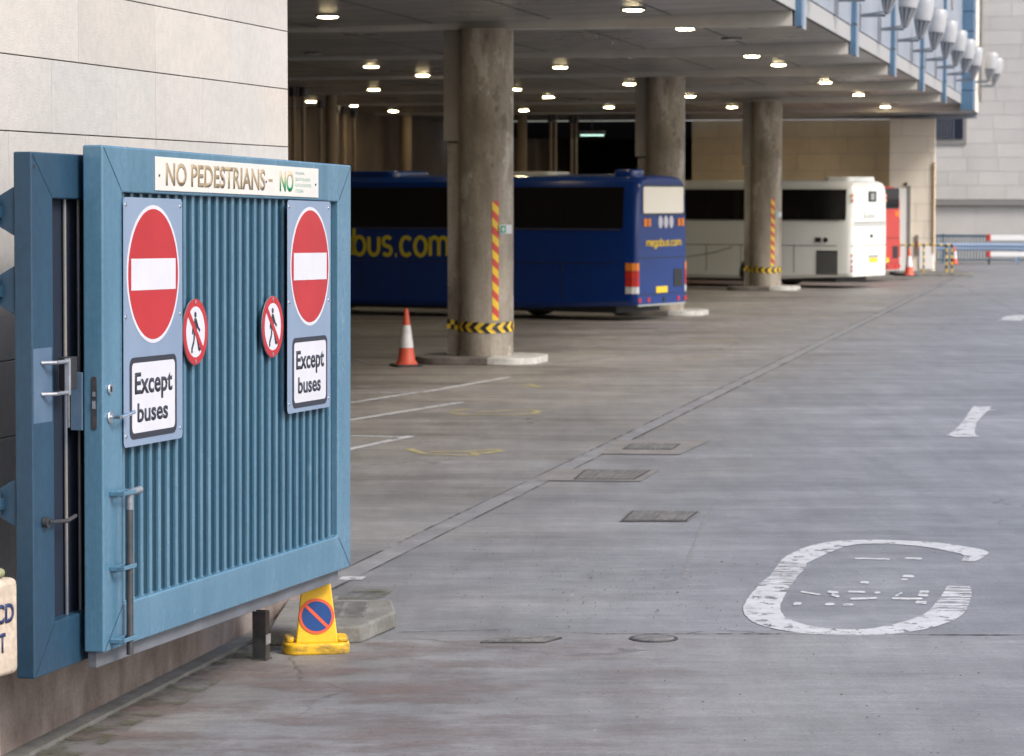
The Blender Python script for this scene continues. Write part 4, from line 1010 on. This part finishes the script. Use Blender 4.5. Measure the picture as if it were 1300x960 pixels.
# ------------------------------------------------------------------ gates
def gate_frame(mb, L, H, T, sw, top, bot):
    o = [(0, 0), (L, 0), (L, H), (0, H)]; n_ = [(sw, bot), (L - sw, bot), (L - sw, H - top), (sw, H - top)]
    vs = [(x, y, z) for y in (0, T) for x, z in o + n_]; fs = []
    for k in range(4):
        j_ = (k + 1) % 4
        fs += [(k, j_, 4 + j_, 4 + k), (8 + k, 12 + k, 12 + j_, 8 + j_), (k, 8 + k, 8 + j_, j_), (4 + k, 4 + j_, 12 + j_, 12 + k)]
    return mb.add(vs, fs)
def mitre_welds(name, m, parent, L, H, sw, top, bot):
    mb = MB()
    for (a_, b_) in (((.012, .012), (sw - .012, bot - .012)), ((L - .012, .012), (L - sw + .012, bot - .012)), ((.012, H - .012), (sw - .012, H - top + .012)), ((L - .012, H - .012), (L - sw + .012, H - top + .012))):
        stroke2d(mb, [a_, b_], .006, -.0015, .001)
    return mb.build(name, m, parent)
GX, GZ, GAZ = -2.144, 14.78, 15.1
GL, GH, GT = 4.11, 2.665, .115
GK = .92                                      # leaf measured at .92 of the first estimate of its size and distance
g1 = thing('steel_gate', (GX * GK, GZ * GK, 2.8 + (.398 - 2.8) * GK), R(90 - GAZ), 'light blue barred steel gate leaf carrying the no entry signs', 'gate', 'blue yard gates', ry=.0158)
g1.scale = (GK, GK, GK)
def gs(px):                                   # distance along the gate seen at px
    k = (px - 650) / F_PX; sa, ca = math.sin(R(GAZ)), math.cos(R(GAZ))
    return (k * GZ - GX) / (sa - k * ca)
def gz(px, py):                               # height above the gate's foot
    s = gs(px); Z = GZ + s * math.cos(R(GAZ)); return 2.8 + (HOR - py) * Z / F_PX - .398 + s * .0158
gate_frame(MB(), GL, GH, GT, .262, .245, .232).build('frame', M['gate'], g1, bevel=.012, seg=3, angle=40)
mitre_welds('corner_weld', M['backgate'], g1, GL, GH, .262, .245, .232)
mb = MB(); nb = 28; x0, x1 = .262, GL - .262
for i in range(nb):
    x = x0 + (x1 - x0) * (i + .62) / (nb + .25)
    mb.prism([(x - .015, .034), (x - .011, .028), (x + .011, .028), (x + .015, .034), (x + .015, .050), (x - .015, .050)], 'z', .225, GH - .24)
mb.build('bar_infill', M['gate'], g1)
MB().box(.25, GL - .25, .047, .051, .225, GH - .24).build('backing_sheet', M['sheetblue'], g1)
MB().box(.03, GL - .10, .055, .105, -.085, -.002).build('skirt_strip', M['skirt'], g1, bevel=.004)
mb = MB()
for i in range(nb):
    x = x0 + (x1 - x0) * (i + .62) / (nb + .25); mb.box(x - .012, x + .012, .02, .06, .228, .2385)
mb.build('weld_bead', M['gate'], g1, bevel=.004, seg=1)

def sign_plate(xa, xb, zb, zt, cx, right):
    s = bpy.data.objects.new('traffic_sign', None); COL.objects.link(s); s.parent = g1
    y = -.004 if False else .006
    mb = MB(); mb.prism(rrect(xa, xb, zb, zt, .03), 'y', -.008, .004 - .010); 
    mb.v = [(a_, b_ - .003, c_) for a_, b_, c_ in mb.v]; mb.build('plate', M['plate'], s)
    f = -.0115
    cz = zt - .038 - .375
    mb = MB(); disc(mb, cx, cz, .375, f, f - .0012, 64); mb.build('white_disc', M['signwhite'], s)
    mb = MB(); disc(mb, cx, cz, .354, f - .0013, f - .0024, 64); mb.build('red_disc', M['signred'], s)
    mb = MB(); mb.box(cx - .315, cx + .315, f - .0036, f - .0025, cz - .085, cz + .085); mb.build('white_bar', M['signwhite'], s)
    bx0, bx1, bz0, bz1 = cx - .335, cx + .335, cz - .885, cz - .445
    mb = MB(); mb.prism(rrect(bx0, bx1, bz0, bz1, .05), 'y', f, f - .0012); mb.build('black_border', M['signblack'], s)
    mb = MB(); mb.prism(rrect(bx0 + .030, bx1 - .030, bz0 + .033, bz1 - .030, .03), 'y', f - .0013, f - .0024); mb.build('white_panel', M['signwhite'], s)
    text_mesh('Except', 'lettering', M['signblack'], s, f - .0025, cx - .27, cx + .265, bz1 - .235, bz1 - .082, .026, .0012)
    text_mesh('buses', 'lettering', M['signblack'], s, f - .0025, cx - .235, cx + .20, bz1 - .352, bz1 - .248, .026, .0012) 
    mb = MB()
    for x in (xa + .03, xb - .03):
        for z in (zb + .06, (zb + zt) / 2 + .03, zt - .04): mb.lathe([(.012, 0), (.010, .004)], 10, (0, 0, 0)); \
            mb.v[-20:] = [(x + vx, f - vz, z + vy) for vx, vy, vz in mb.v[-20:]]
    mb.build('rivet', M['chrome'], s)
    return s
xa, xb = gs(151.5), gs(226.5)
sign_plate(xa, xb, gz(190, 563), gz(190, 251.5), gs(189.5), 0)
xa, xb = gs(360.8), gs(415.3)
sign_plate(xa, xb, gz(388, 521.5), gz(388, 255.0), gs(389.5), 1)
def ped(px, py):
    cx, cz = gs(px), gz(px, py)
    s = bpy.data.objects.new('pedestrian_sign', None); COL.objects.link(s); s.parent = g1
    f = .010; mb = MB(); disc(mb, cx, cz, .188, f, f - .006); mb.build('plate', M['zinc'], s)
    f -= .0065; mb = MB(); disc(mb, cx, cz, .150, f, f - .001); mb.build('white_disc', M['signwhite'], s)
    mb = MB(); ring(mb, cx, cz, .145, .187, f - .0016, f - .0004); mb.build('red_ring', M['signred'], s)
    f -= .0017; mb = MB()
    disc(mb, cx - .005, cz + .098, .017, f, f - .0008, 16)
    mb.prism([(cx - .018 , cz + .078), (cx + .008, cz + .078), (cx + .030, cz + .035), (cx + .012, cz + .000), (cx - .034, cz - .005), (cx - .036, cz + .030)], 'y', f, f - .0008)
    for pts, w_ in (([(cx + .005, cz + .068), (cx + .038, cz + .022), (cx + .066, cz + .004)], .018), ([(cx - .028, cz + .055), (cx - .045, cz + .015), (cx - .05, cz - .012)], .016),
                    ([(cx - .022, cz), (cx - .026, cz - .05), (cx - .062, cz - .100), (cx - .055, cz - .118)], .020), ([(cx + .006, cz), (cx + .028, cz - .05), (cx + .050, cz - .105), (cx + .072, cz - .094)], .020)):
        stroke2d(mb, pts, w_, f, f - .0008)
    mb.build('walking_figure', M['signblack'], s)
    f -= .0009; mb = MB(); d_ = .150 * .72
    stroke2d(mb, [(cx - d_ + .0, cz + d_), (cx + d_, cz - d_)], .036, f, f - .001); mb.build('red_slash', M['signred'], s)
    mb = MB()
    for q in (.168, -.168): mb.box(cx - .008, cx + .008, f - .003, f, cz + q - .010, cz + q + .010)
    mb.build('screw', M['chrome'], s, bevel=.002)
ped(246.3, 421.5); ped(344.8, 414.8)
# banner on the top rail
bn = bpy.data.objects.new('notice_board', None); COL.objects.link(bn); bn.parent = g1
xa, xb = gs(193.5), gs(401); zt, zb = gz(193.5, 196.5), gz(193.5, 239.6)
zt, zb = GH - .040, GH - .225
mb = MB(); mb.box(xa, xb, -.007, -.001, zb, zt); mb.build('board', M['banner'], bn, bevel=.0015, seg=1)
text_mesh('NO PEDESTRIANS', 'lettering', M['gold'], bn, -.0075, gs(206.5), gs(333), zb + .028, zt - .028, .028, .0003)
text_mesh('-', 'dash', M['gold'], bn, -.0075, gs(337.5), gs(342.5), zb + .085, zb + .100, 0, .0012)
text_mesh('NO', 'lettering', M['gold2'], bn, -.0075, gs(351.5), gs(369), zb + .028, zt - .028, .028, .0003)
for i, (wd, px1) in enumerate((('JOGGING', 383), ('SKATE BOARDS', 390.5), ('ROLLER BLADES', 391.5), ('CYCLING', 382))):
    z = zt - .050 - i * .036; text_mesh(wd, 'small_lettering', M['greyletters'], bn, -.0075, gs(371.7), gs(px1), z, z + .021, .0, .0010)
mb = MB()
for px in (198, 278, 334, 397): mb.cyl((gs(px), -.007, (zt + zb) / 2 - .01), (gs(px), -.012, (zt + zb) / 2 - .01), .007, n=10)
mb.build('screw', M['darksteel'], bn)
# lock furniture
lk = bpy.data.objects.new('door_handle', None); COL.objects.link(lk); lk.parent = g1
x = gs(135.5); z = gz(135.5, 530)
mb = MB(); mb.cyl((x, 0, z), (x, -.012, z), .034, n=24); mb.build('rose', M['chrome'], lk, bevel=.003, seg=1)
mb = MB(); mb.tube([(x, -.01, z), (x, -.065, z)], .012); mb.tube([(x, -.065, z - .0), (x + .17, -.070, z + .018)], .011); mb.build('lever', M['chrome'], lk, smooth=True)
z2 = gz(135.5, 494)
mb = MB(); mb.cyl((x, 0, z2), (x, -.012, z2), .030, n=24); mb.build('lock_cylinder', M['chrome'], g1, bevel=.003, seg=1)
mb = MB(); mb.box(x - .006, x + .006, -.0145, -.0125, z2 - .016, z2 + .012); mb.build('keyhole', M['black'], g1)
mb = MB(); z0_, z1_ = gz(115, 549), gz(115, 480)
mb.prism(rrect(.036, .066, z0_, z1_, .014), 'x', -.004, .0); mb.build('lock_faceplate', M['darksteel'], g1)
mb = MB(); zc = (z0_ + z1_) / 2; mb.box(-.011, -.0045, .043, .059, zc - .03, zc + .012); mb.box(-.008, -.0045, .043, .059, zc + .035, zc + .06); mb.build('latch_bolt', M['zinc'], g1)
MB().box(-.004, .03, .118, .185, z0_ - .005, z1_ + .02).build('keep_plate', M['oldpaint'], g1, bevel=.004)
MB().box(-.015, .03, .19, .197, z0_ + .01, z1_ + .03).build('keep_lip', M['zinc'], g1)
# drop bolt
db = bpy.data.objects.new('drop_bolt', None); COL.objects.link(db); db.parent = g1
x = gs(151.0); zt_ = gz(151, 623); zm = gz(151, 648); zb_ = gz(151, 834)
mb = MB(); mb.tube([(x, -.045, zb_), (x, -.045, zm)], .019, 14); mb.build('rod', M['darksteel'], db, smooth=True)
mb = MB(); mb.tube([(x, -.045, zm), (x, -.045, zt_)], .019, 14); mb.tube([(x, -.045, zt_ - .015), (x + .10, -.065, zt_ - .005)], .019, 14); mb.build('handle', M['zinc'], db, smooth=True)
for py in (628, 724, 817):
    z = gz(137, py); mb = MB(); mb.box(gs(135), x + .028, -.072, -.066, z - .012, z + .012); mb.box(gs(135), x + .028, -.022, -.016, z - .012, z + .012)
    mb.box(gs(135), gs(135) + .03, -.072, 0, z - .012, z + .012); mb.box(x + .028, x + .034, -.072, -.016, z - .012, z + .012); mb.build('staple', M['gate'], db, bevel=.003, seg=1)

# second leaf, folded back against the wall
BX, BZ, BAZ2 = -2.425, 14.28, 14.6
BH = 2.675
g2 = thing('steel_gate', (BX * GK, BZ * GK, 2.8 + (.345 - 2.8) * GK), R(90 - BAZ2), 'darker blue steel gate leaf folded back against the stone wall', 'gate', 'blue yard gates', ry=.010)
g2.scale = (GK, GK, GK)
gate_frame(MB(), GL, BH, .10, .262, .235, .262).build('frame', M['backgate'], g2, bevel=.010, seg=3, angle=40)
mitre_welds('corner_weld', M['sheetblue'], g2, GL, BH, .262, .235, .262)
mb = MB()
for i in range(20):
    x = .262 + (GL - .524) * (i + .45) / 20; mb.cyl((x, .05, .255), (x, .05, BH - .23), .010, n=10)
mb.build('bar_infill', M['barsback'], g2, smooth=True)
MB().box(.25, GL - .25, .066, .070, .25, BH - .22).build('backing_sheet', mat('navy_sheet', (.008, .014, .03), .6), g2)
MB().box(.006, .235, -.0012, .0, 1.30, 1.68).build('faded_patch', M['oldpaint'], g2)
for z in (2.36, 1.96, .88):                   # hinges reaching the wall
    h = bpy.data.objects.new('hinge', None); COL.objects.link(h); h.parent = g2
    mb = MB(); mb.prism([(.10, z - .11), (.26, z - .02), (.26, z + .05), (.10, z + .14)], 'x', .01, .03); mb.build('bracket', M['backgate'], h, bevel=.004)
    mb = MB(); mb.cyl((-.02, .20, z - .05), (-.02, .20, z + .07), .028, n=16); mb.build('pin', M['darksteel'], h, smooth=True)
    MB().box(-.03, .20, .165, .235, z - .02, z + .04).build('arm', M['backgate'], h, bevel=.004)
# pull handle and latch
hh = bpy.data.objects.new('pull_handle', None); COL.objects.link(hh); hh.parent = g2
mb = MB(); z0_, z1_ = 1.445, 1.605
mb.tube([(.10, 0, z1_), (.16, -.06, z1_), (.30, -.06, z1_)], .010, 10); mb.tube([(.10, 0, z0_), (.16, -.06, z0_), (.30, -.06, z0_)], .010, 10); mb.build('bracket_rod', M['zinc'], hh, smooth=True)
MB().box(.29, .31, -.075, -.045, z0_ - .015, z1_ + .015).build('grip', M['zinc'], hh, bevel=.004)
MB().box(.32, .43, -.06, .0, z0_ + .01, z1_ + .02).build('lock_case', M['trim'], hh, bevel=.006)
la = bpy.data.objects.new('latch', None); COL.objects.link(la); la.parent = g2
MB().cyl((.12, -.004, .79), (.12, -.03, .79), .028, n=16).build('latch_boss', M['darksteel'], la)
mb = MB(); mb.tube([(.12, -.03, .79), (.22, -.035, .785), (.34, -.035, .775), (.46, -.03, .79)], .011, 10); mb.build('latch_arm', M['darksteel'], la, smooth=True)
mb = MB(); disc(mb, .035, BH - .075, .012, -.001, .002, 12); mb.build('drain_hole', M['black'], g2)

# post the gate rests against
p = ground(332, 838); t = thing('gate_stop', (p.x, p.y, 0), R(90 - GAZ), 'short dark steel post standing under the front gate leaf', 'post')
MB().box(-.035, .035, -.04, -.033, 0, .30).build('web', M['darksteel'], t)
mb = MB(); mb.box(-.035, -.028, -.032, .045, 0, .30); mb.box(.028, .035, -.032, .045, 0, .30); mb.build('flange', M['darksteel'], t, bevel=.001)
mb = MB(); mb.box(-.05, .05, -.05, .055, 0, .012); mb.build('foot_plate', M['darksteel'], t)
MB().box(-.04, .04, -.046, -.0405, .10, .16).build('clamp', M['zinc'], t)

# ------------------------------------------------------------------ block with gully beside the corner
pts = [ground(340, 822), ground(459, 817.5), ground(503, 798)]
pts = [Vector((v.x, v.y)) for v in pts] + [Vector((-.80, 18.75)), Vector((-1.50, 18.75))]
c0 = Vector((-1.1, 18.2))
t = thing('drain_plinth', (c0.x, c0.y, 0), 0, 'low worn concrete block with an iron grating at the wall corner', 'drain block')
mb = MB(); mb.prism([(p.x - c0.x, p.y - c0.y) for p in pts], 'z', 0, .115); mb.build('block', M['concrete2'], t, bevel=.022, seg=3)
gx0, gx1, gy0, gy1 = -.12, .14, -.25, .40
mb = MB(); mb.box(gx0, gx1, gy0, gy1, .112, .1155); mb.build('recess', M['black'], t)
mb = MB()
for (a0, a1, b0, b1) in ((gx0 - .015, gx0, gy0, gy1), (gx1, gx1 + .015, gy0, gy1), (gx0, gx1, gy0 - .015, gy0), (gx0, gx1, gy1, gy1 + .015)): mb.box(a0, a1, b0, b1, .110, .121)
k = gy0
while k < gy1 - .03: mb.box(gx0, gx1, k + .018, k + .040, .111, .1205); k += .058
mb.box(-.005, .02, gy0, gy1, .111, .120); mb.build('grating', M['manhole'], t)

# ------------------------------------------------------------------ yellow no-waiting cone
p = ground(400, 831); t = thing('parking_cone', (p.x, p.y + .07, 0), R(9), 'yellow no waiting cone with blue and red disc under the gate', 'parking cone')
mb = MB(); pts = rrect(-.205, .205, -.12, .12, .09, 6); mb.prism(pts, 'z', 0, .075); mb.build('base', M['coneyellowdirty'], t, bevel=.018, seg=3)
mb = MB(); mb.prism(rrect(.115, .195, -.09, .09, .03), 'z', .074, .105); mb.prism(rrect(-.19, -.135, -.07, .08, .025), 'z', .074, .11); mb.build('handle', M['coneyellowdirty'], t, bevel=.012)
def ringv(z, wx, y0, y1): return [(-wx, y0, z), (wx, y0, z), (wx * .8, y1, z), (-wx * .8, y1, z)]
vs = ringv(.07, .132, -.088, .085) + ringv(.52, .082, -.025, .025)
mb = MB(); mb.add(vs, [(3, 2, 1, 0), (4, 5, 6, 7), (0, 1, 5, 4), (1, 2, 6, 5), (2, 3, 7, 6), (3, 0, 4, 7)]); mb.build('body', M['coneyellow'], t, bevel=.012, seg=3)
sg = bpy.data.objects.new('no_waiting_sign', None); COL.objects.link(sg); sg.parent = t
sl = math.atan(.06 / .45); sg.location = (0, -.0675, .235); sg.rotation_euler = (-sl, 0, 0)
mb = MB(); disc(mb, 0, 0, .108, -.004, -.001); mb.build('red_disc', M['orangered'], sg)
mb = MB(); disc(mb, 0, 0, .091, -.006, -.0045); mb.build('blue_disc', M['signblue'], sg)
mb = MB(); stroke2d(mb, [(-.064, .064), (.064, -.064)], .019, -.0062, -.0075); mb.build('red_slash', M['orangered'], sg)

# ------------------------------------------------------------------ lettered block at the left edge
p = at(24, 733, 12.5)
t = thing('lettered_block', (p.x, p.y, 0), R(90 - 24), 'rough buff stone block with navy letters at the left edge', 'stone block')
mb = MB(); mb.box(-1.1, 0, 0, .32, .68, 1.11); mb.build('block', M['sandstone'], t, bevel=.03, seg=3)
mb = MB(); mb.box(-1.05, -.0, .10, .30, 0, .68); mb.build('foot', M['sandstone'], t, bevel=.02)
mb = MB(); mb.box(-1.0, -.05, .03, .30, 1.112, 1.155); mb.build('mossy_coping', M['mossstone'], t, bevel=.02, seg=3)
text_mesh('CD', 'lettering', M['navy'], t, -.001, -.185, -.045, .917, 1.005, .03, .002)
text_mesh('T', 'lettering', M['navy'], t, -.001, -.160, -.112, .79, .877, .03, .002)
